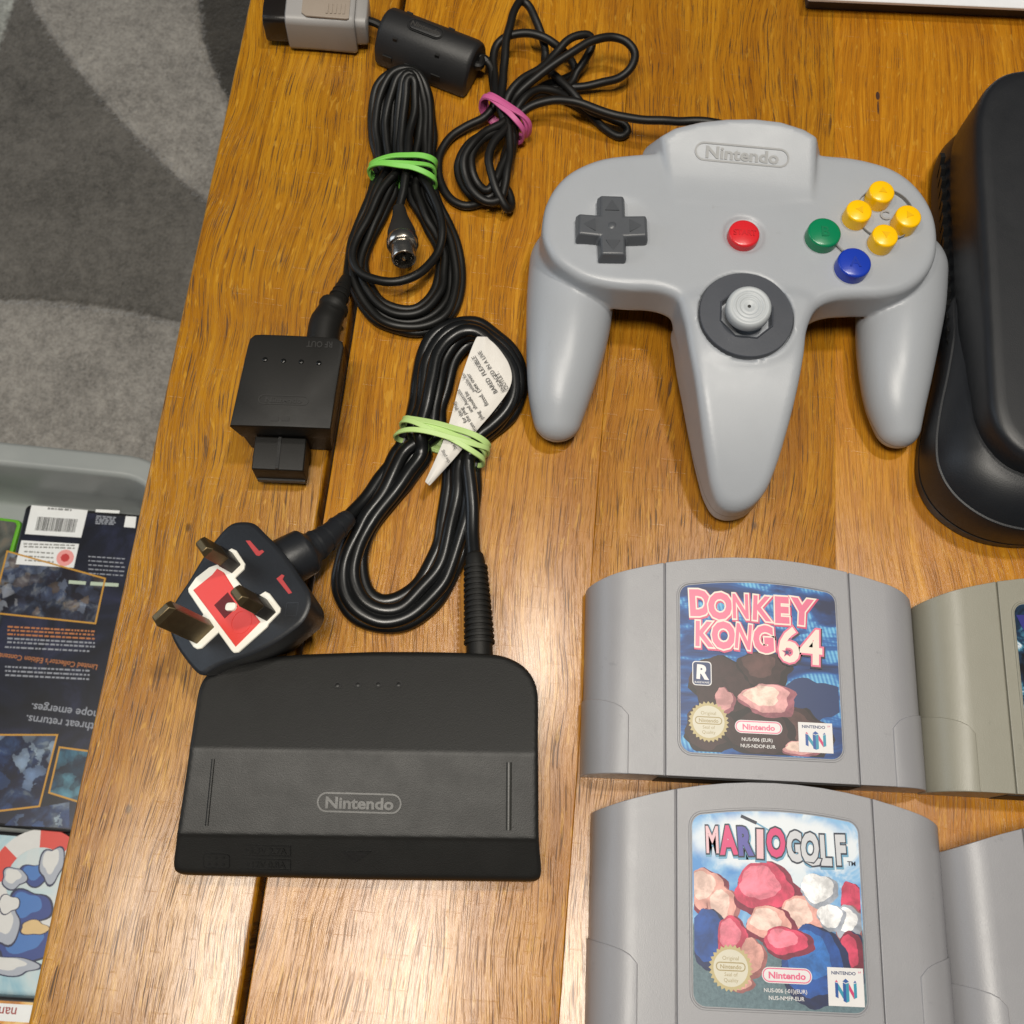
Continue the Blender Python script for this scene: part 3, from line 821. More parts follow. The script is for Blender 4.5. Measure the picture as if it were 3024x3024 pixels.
for u, v, a in ((2606, 563, 0), (2539, 620, 90), (2685, 636, 270), (2616, 693, 180)):
    button('c_button', u, v, 4.75, 43.0, 34, (248, 192, 8), '<%d' % a, 2.0)
qc = P(2613, 634, 37.0)
let(ct, bodyo, 'C', np.array([qc[0], qc[1], 36.95]), rotz(math.radians(3)), 4.0, emb, 0.25, 0.02)
mesh('button_ring', *xform(ring_geo(circle(11.0, 48), circle(10.65, 48), 36.0, 37.9), (np.eye(3), np.array([qc[0], qc[1], 0]))), plastic('ring_grey', (120, 120, 120), 0.5), (ct, bodyo), smooth=None)
# control stick
st = plastic('stick_ring', (70, 73, 80), 0.36, 0.06, 1300, 0.05)
stl = plastic('stick_cap', (172, 177, 181), 0.42, 0.05)
qs = P(2204, 929, 36.8); qs[2] = 0
oct_ = np.array([(9.7 * math.cos(math.radians(22.5 + 45 * k)), 9.7 * math.sin(math.radians(22.5 + 45 * k))) for k in range(8)])
outer = np.array([p for k in range(8) for p in [(16.9 * math.cos(math.radians(22.5 + 45 * k + 7.5 * j)), 16.9 * math.sin(math.radians(22.5 + 45 * k + 7.5 * j))) for j in range(6)]])
inner = np.array([oct_[k] * (1 - j / 6) + oct_[(k + 1) % 8] * (j / 6) for k in range(8) for j in range(6)])
inn2 = inner * 1.05
def strips(rings):
    V = []; Fc = []; n = len(rings[0][0])
    for poly, z in rings: V += [np.array([p[0], p[1], z]) for p in poly]
    for i in range(len(rings) - 1):
        for k in range(n):
            l = (k + 1) % n; Fc.append((i * n + k, i * n + l, (i + 1) * n + l, (i + 1) * n + k))
    return V, Fc
sr = mesh('stick_ring', *xform(strips([(outer, 34.0), (outer, 36.9), (outer * 0.985, 37.2), (inn2 * 1.02, 37.3), (inn2, 37.75), (inner, 37.5), (inner * 0.92, 33.2)]), (np.eye(3), qs)), st, ct, smooth=30)
mesh('stick_well', *xform(prism_geo(circle(9.3, 32), [(31.0, 0), (32.0, 0), (33.2, 4.0)]), (np.eye(3), qs)), plastic('well_black', (18, 18, 19), 0.4), ct, smooth=40)
qk = P(2214, 902, 45.5); 
ax = np.array([qk[0] - qs[0], qk[1] - qs[1], 45.5 - 32.0]); 
Rs = frame((1, 0, 0), ax)
shaft = mesh('stick_shaft', *xform(prism_geo(circle(3.6, 24), [(0, 0), (np.linalg.norm(ax) - 3, 0)]), (Rs, np.array([qs[0], qs[1], 32.0]))), stl, ct, smooth=40)
rp = [(7.9, -4.4), (8.0, -3.2), (7.8, -1.2), (7.2, -0.3), (6.5, 0.0), (6.0, -0.25), (5.6, -0.25), (5.2, 0.0), (4.8, -0.05), (4.5, -0.35), (4.2, -0.35), (3.8, -0.1), (3.4, -0.15), (3.1, -0.5), (2.8, -0.5), (2.4, -0.3), (1.8, -0.5), (0.62, -0.7), (0.6, -2.2)]
mesh('stick_cap', *xform(strips([(circle(r, 44), z) for r, z in [(4.0, -4.6)] + rp]), (Rs, qk)), stl, ct, smooth=50)
mesh('cap_hole', *xform(prism_geo(circle(0.7, 12), [(-2.4, 0), (-0.95, 0)]), (Rs, qk)), plastic('hole_black', (12, 12, 12), 0.6), ct, smooth=None)
# raised line joining the A and B buttons
qa, qb = P(2472, 722, 38), P(2490, 740, 38)
mesh('button_link', *tube_geo(np.array([qa, qb]), 0.5, 6), emb, (ct, bodyo))
qz = hump_pt(*c3(1105, 527)); mesh('scuff_mark', *xform(prism_geo(np.array([(-0.5, -0.12), (0.4, -0.2), (0.55, 0.1), (-0.3, 0.2)]), [(-0.4, 0), (0.12, 0)]), (np.eye(3), qz + np.array([0, 0, 0.5]))), plastic('scuff', (50, 50, 52), 0.6), (ct, bodyo), smooth=None)
# ---- lead, ferrite core and plug
rubber = plastic('cable_black', (18, 17, 16), 0.48, 0.05, 600, 0.06, spec=0.35)
fer_m = plastic('ferrite_black', (28, 28, 29), 0.5, 0.14, 1300, 0.05)
def trace(pts, f):
    return np.array([P(*f(x, y), z) for x, y, z in pts])
CB_PATH = [(500, 398, 10), (560, 425, 9), (605, 480, 8), (620, 580, 7), (630, 680, 7), (620, 770, 6.5),
           (560, 840, 5), (430, 900, 4), (310, 980, 3), (240, 1090, 2.4), (225, 1220, 2.2), (255, 1340, 2.2), (320, 1430, 2.2), (420, 1465, 2.2), (560, 1430, 2.2), (670, 1340, 3), (720, 1200, 4), (760, 1060, 5), (770, 900, 6), (740, 780, 7),
           (800, 670, 11), (900, 570, 14), (1050, 460, 17), (1200, 360, 19), (1340, 295, 19), (1470, 270, 18), (1570, 300, 17), (1630, 380, 15), (1610, 475, 12), (1520, 555, 9), (1380, 598, 6), (1220, 618, 4), (1050, 640, 4), (920, 690, 4), (800, 780, 5), (690, 880, 6),
           (560, 950, 7), (440, 1030, 7), (375, 1150, 6), (385, 1280, 5), (440, 1370, 5), (540, 1420, 5), (630, 1390, 6), (690, 1290, 7), (735, 1150, 8), (760, 1000, 8), (740, 880, 9), (700, 760, 10),
           (740, 650, 12), (830, 560, 13), (960, 490, 12), (1060, 390, 12), (1150, 290, 13), (1240, 245, 13), (1310, 250, 12), (1325, 320, 10), (1280, 420, 8), (1220, 510, 6), (1180, 590, 5), (1060, 665, 6), (930, 670, 8), (830, 730, 8), (760, 830, 9),
           (650, 930, 10), (530, 1000, 11), (465, 1100, 11), (465, 1220, 10), (510, 1320, 8), (570, 1360, 8), (630, 1290, 9), (680, 1180, 9), (730, 1050, 9), (720, 900, 10), (660, 760, 10),
           (700, 860, 11), (560, 940, 12), (470, 1020, 13), (410, 1130, 12), (415, 1260, 10), (470, 1370, 9), (570, 1440, 8), (660, 1420, 8), (700, 1320, 9), (715, 1200, 10), (735, 1050, 10), (730, 900, 11), (690, 770, 11),
           (650, 660, 9), (640, 560, 8), (625, 430, 8), (650, 320, 9), (720, 255, 11), (840, 235, 12), (970, 262, 12), (1080, 330, 10), (1180, 430, 5), (1200, 510, 3), (1130, 560, 3), (1000, 600, 4), (880, 680, 6), (790, 790, 9), (700, 920, 11),
           (620, 1010, 12), (590, 1120, 12), (615, 1260, 11), (660, 1390, 9), (715, 1490, 6), (745, 1470, 4), (735, 1380, 4), (690, 1280, 5), (700, 1120, 6), (740, 980, 8), (700, 860, 11), (670, 760, 12),
           (680, 640, 11), (690, 500, 11), (705, 350, 12), (730, 190, 13), (770, 70, 13), (820, 10, 12), (870, 40, 11), (920, 130, 10), (965, 250, 8), (990, 360, 6), (985, 450, 5), (1010, 500, 7), (1090, 560, 8), (1180, 650, 8), (1260, 740, 7), (1350, 800, 6), (1470, 850, 5), (1560, 885, 4), (1580, 930, 3), (1520, 970, 2.2), (1420, 920, 2.2), (1310, 830, 2.6), (1200, 740, 4), (1080, 660, 8), (960, 640, 10), (850, 700, 11), (780, 790, 10),
           (740, 850, 9), (760, 860, 10), (830, 800, 11), (920, 745, 12), (1050, 716, 13), (1200, 728, 14), (1350, 775, 14), (1500, 825, 14), (1700, 858, 15), (1900, 862, 17), (2060, 856, 19), (2230, 880, 20), (2390, 930, 22)]
def kink(p, amp, seed):
    rs = np.random.RandomState(seed); n = rs.randn(len(p), 3)
    for _ in range(14): n = (n + np.roll(n, 1, 0) + np.roll(n, -1, 0)) / 3
    n /= n.std() + 1e-9; n[:, 2] *= 0.5; q = p + n * amp; q[:, 2] = np.maximum(q[:, 2], 1.8); return q
lead = kink(resample(catmull(trace(CB_PATH, cB), 6), 1.3), 0.22, 1)
mesh('cable', *tube_geo(lead, 1.75, 10), rubber, ct, smooth=60)
# ferrite core: long clip-on block, round on top, flat skirts
fa = P(*c2(735, 150), 11); fb = P(*c2(1240, 345), 11)
fx = fb - fa; fL = np.linalg.norm(fx); fx /= fL
fy = np.cross(np.array([0, 0, 1.0]), fx)
Rf = np.stack([fx, fy, np.array([0, 0, 1.0])], 1)
sec = [(-11, 0.2), (11, 0.2), (11.6, 4), (10.8, 9), (9.4, 12), (7.0, 15.4), (3.6, 17.6), (0, 18.3), (-3.6, 17.6), (-7.0, 15.4), (-9.0, 12.4), (-11.6, 8.6), (-12.2, 3)]
def sweep(sec, xs):
    V = []; Fc = []; n = len(sec)
    for x, s in xs:
        for y, z in sec: V.append(np.array([x, y * s, 9 + (z - 9) * s]))
    for i in range(len(xs) - 1):
        for k in range(n):
            l = (k + 1) % n; Fc.append((i * n + k, i * n + l, (i + 1) * n + l, (i + 1) * n + k))
    Fc.append(tuple(range(n))); Fc.append(tuple((len(xs) - 1) * n + k for k in range(n - 1, -1, -1)))
    return V, Fc
f0 = np.array([fa[0], fa[1], 0])
fer = mesh('ferrite_core', *xform(sweep(sec, [(-0.6, 0.86), (0.2, 0.96), (1.4, 1), (fL - 1.4, 1), (fL - 0.2, 0.96), (fL + 0.6, 0.86)]), (Rf, f0)), fer_m, ct, smooth=32)
pit = plastic('ferrite_slot', (12, 12, 12), 0.6)
for (x, y, z, a, b) in ((8, -6.6, 15.2, 0.9, 1.3), (27, -6.6, 15.2, 0.9, 1.3), (8, 6.6, 15.4, 1.3, 0.8), (27, 6.6, 15.4, 1.3, 0.8)):
    mesh('clip_slot', *xform(box_geo(x - a, x + a, y - b, y + b, z - 1.2, z + 0.35), (Rf, f0)), pit, (ct, fer), smooth=None)
for x in (6, 16, 28):
    mesh('clip_slot', *xform(box_geo(x - 2.0, x + 2.0, -12.1, -10.2, 5.6, 8.6), (Rf, f0)), pit, (ct, fer), smooth=None)
qf = f0 + Rf @ np.array([fL / 2 - 2, 0.3, 18.2])
pill(ct, fer, qf, Rf, 16, 6.2, 0.5, pit, 0.15)
mesh('emblem_plate', *xform(prism_geo(rrect(14.5, 4.6, 2.2, 6), [(-0.8, 0), (0.3, 0), (0.5, 0.4)]), (Rf, qf)), fer_m, (ct, fer), smooth=40)
let(ct, fer, 'Nintendo', qf + np.array([0, 0, 0.5]), Rf, 2.4, plastic('ferrite_letter', (52, 50, 48), 0.5), 0.12, 0.03)
# controller plug
cg = plastic('plug_grey', (150, 148, 147), 0.45, 0.06)
pa = P(*c2(185, 85), 11); pb = P(*c2(600, 105), 11)
pxv = pb - pa; pxv[2] = 0; pL = np.linalg.norm(pxv); pxv /= pL
Rp = np.stack([pxv, np.cross([0, 0, 1.0], pxv), [0, 0, 1.0]], 1)
p0 = np.array([pa[0], pa[1], 0])
def hull_sweep(rows):
    """rows: (x, halfw, z0, z1, r)"""
    V = []; Fc = []; n = None
    for x, hw, z0, z1, r in rows:
        s = rrect(2 * hw, z1 - z0, r, 4, 0, (z0 + z1) / 2); n = len(s)
        V += [np.array([x, p[0], p[1]]) for p in s]
    for i in range(len(rows) - 1):
        for k in range(n):
            l = (k + 1) % n; Fc.append((i * n + k, i * n + l, (i + 1) * n + l, (i + 1) * n + k))
    Fc.append(tuple(range(n))); Fc.append(tuple((len(rows) - 1) * n + k for k in range(n - 1, -1, -1)))
    return V, Fc
plug = mesh('plug_body', *xform(hull_sweep([(0, 9.0, 1.2, 18.5, 3), (0.5, 9.6, 0.8, 19, 3), (12, 9.8, 0.6, 19, 3.2), (20, 10.2, 0.4, 19.6, 3.4), (pL - 3.0, 10.6, 0.3, 20, 3.6), (pL - 2.0, 10, 0.8, 19.4, 3.4)]), (Rp, p0)), cg, ct, smooth=45)
mesh('plug_collar', *xform(hull_sweep([(pL - 2.2, 8.2, 3, 17.5, 3), (pL + 2.2, 8.0, 3.2, 17.2, 3), (pL + 2.8, 7.4, 3.8, 16.6, 3)]), (Rp, p0)), cg, ct, smooth=45)
mesh('plug_tip', *xform(hull_sweep([(-9.5, 7.4, 3.2, 16.4, 2.4), (-9, 7.8, 2.8, 16.8, 2.4), (0.4, 7.8, 2.8, 16.8, 2.4)]), (Rp, p0)), plastic('tip_black', (24, 20, 18), 0.35), ct, smooth=45)
gp = plastic('grip_taupe', (146, 134, 122), 0.55, 0.2)
mesh('plug_grip', *xform(hull_sweep([(7, 4.0, 19.0, 19.9, 0.4), (9, 5.6, 19.0, 20.1, 0.4), (pL - 5, 6.6, 19.2, 20.5, 0.4), (pL - 4, 6.2, 19.2, 20.4, 0.4)]), (Rp, p0 - Rp[:, 1] * 2.5)), gp, (ct, plug), smooth=45)
for k in range(5):
    mesh('grip_rib', *xform(box_geo(pL - 13.5 + k * 1.7, pL - 12.6 + k * 1.7, -7, -2.0, 20.2, 20.75), (Rp, p0)), gp, (ct, plug), smooth=None)
mesh('cable_stub', *tube_geo(catmull(np.array([p0 + Rp @ np.array([pL + 2, 0, 10.3]), (p0 + Rp @ np.array([pL + 5, 0, 10.3])) * 0.5 + 0.5 * (f0 + Rf @ np.array([-3, 0, 9.5])), f0 + Rf @ np.array([1, 0, 9.2])]), 5), 1.7, 10), rubber, ct)
tl_ = f0 + Rf @ np.array([fL - 1, 0, 9.2])
mesh('cable_stub', *tube_geo(catmull(np.array([tl_, tl_ + fx * 3, lead[2], lead[4]]), 5), 1.9, 10), rubber, ct)

# ------------------------------------------------------------------ rubber bands
def band(name, centre, along, hw, z0, z1, turns, mat, label):
    """centre xy mm; along = unit direction of the bundle; turns: list of (offset, slant, width)"""
    al = np.array([along[0], along[1], 0.0]); al /= np.linalg.norm(al)
    ac = np.array([-al[1], al[0], 0.0])
    G = []
    for (off, sl, wd, ex) in turns:
        N_ = 72; ring = []
        for k in range(N_):
            a = 2 * math.pi * k / N_
            c_, s_ = math.cos(a), math.sin(a)
            # squashed super-ellipse hugging the strands
            rx = hw * np.sign(c_) * abs(c_) ** 0.75 + ex * np.sign(c_); rz = (z1 - z0) / 2 * np.sign(s_) * abs(s_) ** 0.75
            ring.append((np.array([centre[0], centre[1], max((z0 + z1) / 2 + rz + ex, 0.6)]) + ac * rx + al * (off + sl * c_ + 0.35 * math.sin(3 * a + off)), a))
        V = []; Fc = []
        for pnt, a in ring:
            on = ac * math.cos(a) + np.array([0, 0, 1.0]) * math.sin(a)
            tw = 0.35 * math.sin(a * 2 + off)
            u = al * math.cos(tw) + on * math.sin(tw); w2 = on * math.cos(tw) - al * math.sin(tw)
            for (p, q) in ((-1, -1), (1, -1), (1, 1), (-1, 1)):
                V.append(pnt + u * p * wd / 2 + w2 * q * 0.45)
        for k in range(N_):
            l = (k + 1) % N_
            for m in range(4): Fc.append((k * 4 + m, k * 4 + (m + 1) % 4, l * 4 + (m + 1) % 4, l * 4 + m))
        G.append((V, Fc))
    tag(mesh(name, *join(*G), mat, smooth=60, bevel=0.2), label, 'rubber band', 'rubber bands round the cables')
pinkm = plastic('band_pink', (190, 88, 140), 0.5, 0.05); grm = plastic('band_green', (120, 196, 84), 0.5, 0.05); plm = plastic('band_pale', (178, 208, 132), 0.5, 0.05)
A0, A1 = P(*cB(570, 745), 9), P(*cB(835, 950), 7)
cd = (A1 - A0)[:2]; bc = (A0 + A1)[:2] / 2
band('rubber_band', bc, (-cd[1], cd[0]), np.linalg.norm(cd) / 2 + 1.2, 0.6, 15.5, [(1.2, 0.4, 2.6, 0.3), (-1.4, 1.0, 2.2, 0.5), (0.2, -1.2, 2.0, 0.9)], pinkm, 'pink rubber band round the controller cable')
# ------------------------------------------------------------------ aerial adapter with its coiled cable
bk = plastic('adapter_black', (19, 18, 16), 0.56, 0.12, 2600, 0.06, spec=0.35)
bkr = plastic('adapter_wire', (15, 15, 14), 0.44, 0.03, 500, 0.06, spec=0.4)
emb_b = plastic('adapter_emboss', (25, 24, 23), 0.5, 0.05)
qm = P(827, 1130, 0)
rf = Thing('aerial_adapter', (-80, 165, 0), 'small black block adapter with a coiled aerial cable', 'adapter')
ZM = 27.0
mpx = [(677, 1256), (694, 1180), (712, 1100), (730, 1020), (737, 998), (752, 986), (776, 985), (860, 988), (960, 993), (992, 996), (1010, 1006), (1015, 1022), (1003, 1090), (990, 1170), (976, 1266), (830, 1260)]
mp = np.array([P(u, v, ZM)[:2] for u, v in mpx])
housing = mesh('housing', *prism_geo(mp, [(0.3, 3.4), (0.8, 2.6), (12.6, 1.9), (12.8, 2.3), (13.1, 2.3), (13.3, 1.6), (ZM - 1.0, 0), (ZM - 0.25, 0.3), (ZM, 1.0)]), bk, rf, smooth=35)
Rm = rotz(math.atan2(*(P(976, 1266, ZM) - P(677, 1256, ZM))[[1, 0]]))
for x, y in ((350, 310), (455, 318), (555, 323), (655, 330)):
    q = P(*c5(x, y), ZM)
    mesh('dimple', *xform(prism_geo(circle(0.95, 16), [(-0.3, 0), (0.05, 0), (0.28, 0.35), (0.3, 0.9)]), (np.eye(3), q)), plastic('dimple_black', (20, 20, 20), 0.2), (rf, housing), smooth=60)
q = P(*c5(455, 540), ZM); pill(rf, housing, q, Rm, 17.5, 3.6, 0.35, emb_b, 0.2); let(rf, housing, 'Nintendo', q, Rm, 2.0, emb_b, 0.2, 0.03, 1.2)
let(rf, housing, 'RF OUT', P(*c5(660, 226), ZM), Rm @ rotz(math.pi), 2.4, emb_b, 0.2, 0.02, 0.8)
for x in (405, 465): mesh('moulded_mark', *xform(prism_geo(rrect(3.0, 2.0, 0.4, 2), [(-0.3, 0), (0.12, 0.1)]), (Rm, P(*c5(x, 645), ZM))), emb_b, (rf, housing), smooth=None)
# multi-pin connector on its front
e0, e1 = P(*c5(292, 752), 15.5), P(*c5(585, 765), 15.5)
ex_ = e1 - e0; wC = np.linalg.norm(ex_); ex_ /= wC; ey_ = np.cross([0, 0, 1.0], ex_)
RC = np.stack([ex_, ey_, [0, 0, 1.0]], 1)
conn = mesh('connector', *xform(hull_sweep([(0, 0.1, 4, 15.5, 0.05)] and [(x, (h1 - h0) / 2, a, b, r) for x, h0, h1, a, b, r in ((0.0, 0, 12, 4.5, 15.0, 0.6), (0.4, 0, 12.6, 4.2, 15.5, 0.6), (wC - 0.4, 0, 12.6, 4.2, 15.5, 0.6), (wC, 0, 12, 4.5, 15.0, 0.6))]), (RC, np.array([e0[0], e0[1], 0]) - ey_ * 5.6)), bk, rf, smooth=40, bevel=0.3)
mesh('key_rib', *xform(box_geo(wC * 0.46, wC * 0.52, -11.6, 0.5, 15.4, 16.0), (RC, np.array([e0[0], e0[1], 0]))), plastic('rib_black', (16, 16, 16), 0.4), (rf, conn), smooth=None)
mesh('lip', *xform(box_geo(0.6, wC - 0.6, -12.6, -11.4, 4.4, 6.4), (RC, np.array([e0[0], e0[1], 0]))), emb_b, (rf, conn), smooth=None)
# strain relief
rl = np.array([P(*c2(375, 1960), 12), P(*c2(392, 1840), 12), P(*c2(425, 1770), 11.5), P(*c2(432, 1752), 11.5), P(*c2(455, 1715), 10.5), P(*c2(480, 1660), 9), P(*c2(500, 1610), 7), P(*c2(512, 1575), 5.5)])
rl = catmull(rl, 4)
rr_ = np.interp(np.linspace(0, 1, len(rl)), [0, 0.2, 0.22, 0.44, 0.45, 0.5, 0.52, 0.8, 1], [6.2, 6.0, 5.6, 5.1, 5.9, 5.8, 3.9, 2.9, 2.1])
mesh('strain_relief', *tube_geo(rl, rr_, 18), bk, rf, smooth=40)
for i in range(4):
    a = rl[18 + i * 2]; b = rl[19 + i * 2]
    mesh('relief_rib', *tube_geo(np.array([a, a + (b - a) * 0.6]), 3.9 - 0.42 * i, 14), bk, rf, smooth=40)
# coil
O_t = [(690, 930), (660, 800), (652, 680), (664, 560), (702, 470), (760, 412), (830, 388), (900, 402), (948, 452), (982, 530), (998, 650), (1000, 780), (985, 930)]
I_t = [(820, 930), (828, 800), (838, 700), (850, 600), (856, 520), (852, 462), (862, 436), (882, 440), (893, 480), (902, 550), (910, 650), (905, 780), (885, 930)]
O_b = [(1005, 1090), (1080, 1240), (1140, 1380), (1163, 1500), (1160, 1640), (1125, 1765), (1050, 1845), (940, 1878), (820, 1870), (700, 1825), (605, 1738), (552, 1620), (538, 1480), (555, 1340), (608, 1200), (668, 1060)]
I_b = [(860, 1080), (905, 1180), (965, 1290), (1020, 1400), (1030, 1500), (1010, 1610), (960, 1690), (890, 1740), (800, 1745), (710, 1710), (650, 1640), (622, 1550), (628, 1450), (672, 1330), (742, 1200), (790, 1060)]
def lerp_path(O, I, t, zf):
    n = len(O); return [(O[k][0] * (1 - t) + I[k][0] * t, O[k][1] * (1 - t) + I[k][1] * t, zf(k / (n - 1))) for k in range(n)]
rp_ = [(512, 1590, 5), (528, 1500, 3), (548, 1360, 2.2), (600, 1210, 2.5), (660, 1070, 3)]
loops = [(0.0, 0.0, 2.0, 2.0), (0.30, 0.45, 2.2, 2.0), (0.62, 0.95, 2.4, 2.0), (0.16, 0.2, 5.2, 5.0), (0.46, 0.72, 5.6, 5.0), (0.80, 0.55, 5.8, 7.6)]
for i, (tt, tb_, zt, zb_) in enumerate(loops):
    rp_ += lerp_path(O_t, I_t, tt, lambda f, z=zt: z + 7.5 * math.sin(math.pi * f) ** 2)
    if i < len(loops) - 1: rp_ += lerp_path(O_b, I_b, tb_, lambda f, z=zb_: z + 1.0 * math.cos(2 * math.pi * f) ** 2)
rp_ += [(975, 1060, 9), (1030, 1180, 9.5), (1055, 1290, 9.5), (1045, 1390, 9.5), (1000, 1480, 10), (920, 1548, 11), (810, 1588, 11.5), (700, 1588, 11), (605, 1550, 10), (552, 1460, 9.5), (565, 1350, 9), (640, 1220, 9), (705, 1090, 9.5)]
rp_ += lerp_path(O_t, I_t, 0.95, lambda f: 9 + 6 * math.sin(math.pi * f) ** 2)[:9] + [(885, 700, 10), (860, 900, 10), (835, 1050, 9.5), (815, 1150, 9), (812, 1200, 9)]
wire = kink(resample(catmull(trace(rp_, c2), 6), 1.3), 0.3, 2)
mesh('cable', *tube_geo(wire, 1.75, 10), bkr, rf, smooth=60)
# coax plug
steel = NT('nickel'); sv = steel.noise(steel.pos(), 300, 4, 0.6)
steel = steel.out(Base_Color=(0.62, 0.58, 0.52), Metallic=1.0, Roughness=steel.ma('ADD', 0.16, steel.ma('MULTIPLY', sv, 0.18)))
k0 = P(*c2(812, 1195), 9.5); k1_ = P(*c2(838, 1470), 16.5)
kd = k1_ - k0; kL = np.linalg.norm(kd); RK = frame((1, 0, 0), kd)
def lathe(name, rings, mat, par, q=k0, Rr=None):
    return mesh(name, *xform(strips([(circle(max(r, 0.01), 32), z) for r, z in rings]), (RK if Rr is None else Rr, q)), mat, par, smooth=40)
boot = lathe('plug_boot', [(0.01, -1.5), (2.5, -1.5), (3.0, 3), (4.0, 7), (5.4, 12), (5.6, kL * 0.58), (5.5, kL * 0.72), (0.01, kL * 0.72)], plastic('boot_black', (34, 33, 32), 0.55, 0.2), rf)
lathe('collar', [(0.01, kL * 0.60), (5.9, kL * 0.60), (6.1, kL * 0.62), (6.1, kL * 0.72), (5.6, kL * 0.75), (4.75, kL * 0.76), (4.7, kL - 0.4), (4.5, kL), (3.95, kL), (3.9, kL * 0.84), (0.01, kL * 0.84)], steel, rf)
lathe('insulator', [(3.85, kL * 0.84), (3.8, kL * 0.86), (0.01, kL * 0.86)], plastic('insulator_black', (16, 15, 14), 0.4), rf)
lathe('centre_pin', [(1.0, kL * 0.85), (1.0, kL - 1.2), (0.8, kL - 0.4), (0.01, kL - 0.2)], steel, rf)
B0, B1 = P(*c2(660, 985), 6), P(*c2(1005, 1000), 6)
cd = (B1 - B0)[:2]; bc = (B0 + B1)[:2] / 2
band('rubber_band', bc, (-cd[1], cd[0]), np.linalg.norm(cd) / 2 + 0.6, 0.4, 14.5, [(2.6, -1.6, 2.4, 0.4), (-2.4, 2.3, 2.2, 0.7), (-0.2, -0.4, 2.0, 0.2)], grm, 'bright green rubber band round the aerial cable coil')

# ------------------------------------------------------------------ power adapter
psm = plastic('power_black', (23, 23, 22), 0.48, 0.16, 2600, 0.06, spec=0.42)
ps = Thing('power_adapter', (-35, 38, 0), 'black power supply block with a coiled mains lead and plug', 'power supply')
pspx = [(508, 2578), (521, 2465), (540, 2330), (557, 2212), (572, 2110), (586, 2025), (605, 1992), (644, 1963), (709, 1947), (800, 1938), (903, 1931), (1097, 1924), (1250, 1924), (1356, 1926), (1440, 1930), (1485, 1934), (1543, 1960), (1576, 1999), (1589, 2038), (1590, 2120), (1590, 2212), (1591, 2340), (1591, 2478), (1600, 2600), (1050, 2592)]
_y = lambda u, v, z: P(u, v, z)[1] - 0.082 * (P(u, v, z)[0] + 35.0)
YR = _y(1050, 2218, 24.5); YF = _y(1050, 2470, 20); YB = _y(1050, 1924, 18); Y0 = _y(1050, 2592, 14)
SK = 0.082
def ps_z(y, x=-35.0): return float(np.interp(y - SK * (x + 35.0), [Y0, YF - 0.6, YF, YR, YB], [13.6, 19.6, 20.2, 24.6, 18.0]))
pp = []
for u, v in pspx:
    z = 22.0
    for _ in range(5): z = ps_z(P(u, v, z)[1], P(u, v, z)[0])
    pp.append(P(u, v, z)[:2])
pp = ccw(np.array(pp))
RES2 = 0.6
lo2 = np.array([pp[:, 0].min() - 5, pp[:, 1].min() - 5, -1.5]); hi2 = np.array([pp[:, 0].max() + 5, pp[:, 1].max() + 5, 32])
hx, hy, hzv = (lo2[k] + np.arange(int((hi2 - lo2)[k] / RES2)) * RES2 for k in range(3))
Xp, Yp = np.meshgrid(hx, hy, indexing='ij')
zt = np.interp(Yp - SK * (Xp + 35.0), [Y0, YF - 0.7, YF + 0.1, YR, YB], [13.6, 19.6, 20.2, 24.6, 18.0])[:, :, None]
zz = hzv[None, None, :]
pr_ = resample(pp, 1.0, True)
for _ in range(7): pr_ = (pr_ + np.roll(pr_, 1, 0) + np.roll(pr_, -1, 0)) / 3
d2 = poly_sdf(pr_, Xp, Yp)[:, :, None] - np.interp(zz, [0, 3, 9, 13, 22], [-0.9, 0.0, 0.5, 0.3, 0.0])
psu = np_mesh('housing', *surface_nets(rext(d2, np.abs(zz - (zt + 0.4) / 2) - (zt - 0.4) / 2, 1.5), lo2, RES2, 1), psm, ps)
def ps_pt(u, v):
    z = 22.0
    for _ in range(6): z = ps_z(P(u, v, z)[1], P(u, v, z)[0])
    return P(u, v, z)
def ps_R(q, rot=0.0):
    sl = math.atan2(ps_z(q[1] + 1, q[0]) - ps_z(q[1] - 1, q[0]), 2.0)
    return np.array([[1, 0, 0], [0, math.cos(sl), -math.sin(sl)], [0, math.sin(sl), math.cos(sl)]]) @ rotz(rot)
crE = lambda x, y: (450 + x / 1.5456, 1850 + y / 1.5456)
ps_e = plastic('power_emboss', (46, 46, 44), 0.36, 0.05, 900); ps_d = plastic('power_recess', (9, 9, 9), 0.5); ps_t = plastic('power_print', (26, 26, 26), 0.5)
prot = math.radians(4.0)
for x, y in ((845, 268), (938, 266), (1031, 265), (1124, 265)):
    q = ps_pt(*crE(x, y)); Rq = ps_R(q)
    mesh('dimple', *xform(ring_geo(circle(1.3, 18), circle(0.7, 18), -0.4, 0.22), (Rq, q)), ps_d, (ps, psu), smooth=None)
    mesh('dimple', *xform(prism_geo(circle(0.72, 14), [(-0.4, 0), (-0.02, 0), (0.12, 0.3)]), (Rq, q)), ps_t, (ps, psu), smooth=60)
q = ps_pt(*crE(945, 805)); Rq = ps_R(q, prot)
pill(ps, psu, q, Rq, 26.6, 6.2, 0.55, ps_e, 0.45); let(ps, psu, 'Nintendo', q, Rq, 3.5, ps_e, 0.45, 0.035, 1.15)
for (x0_, y0_, x1_, y1_, m) in ((1628, 620, 1626, 930, ps_e), (278, 605, 248, 910, psm)):
    A_, B_ = ps_pt(*crE(x0_, y0_)), ps_pt(*crE(x1_, y1_))
    mesh('side_rib', *tube_geo(np.array([A_, (A_ + B_) / 2, B_]), 0.9 if m is ps_e else 0.55, 10, 0.5), m, (ps, psu), smooth=60)
tri = np.array([ps_pt(*crE(860, 1022))[:2], ps_pt(*crE(1000, 1022))[:2], ps_pt(*crE(925, 1080))[:2]])
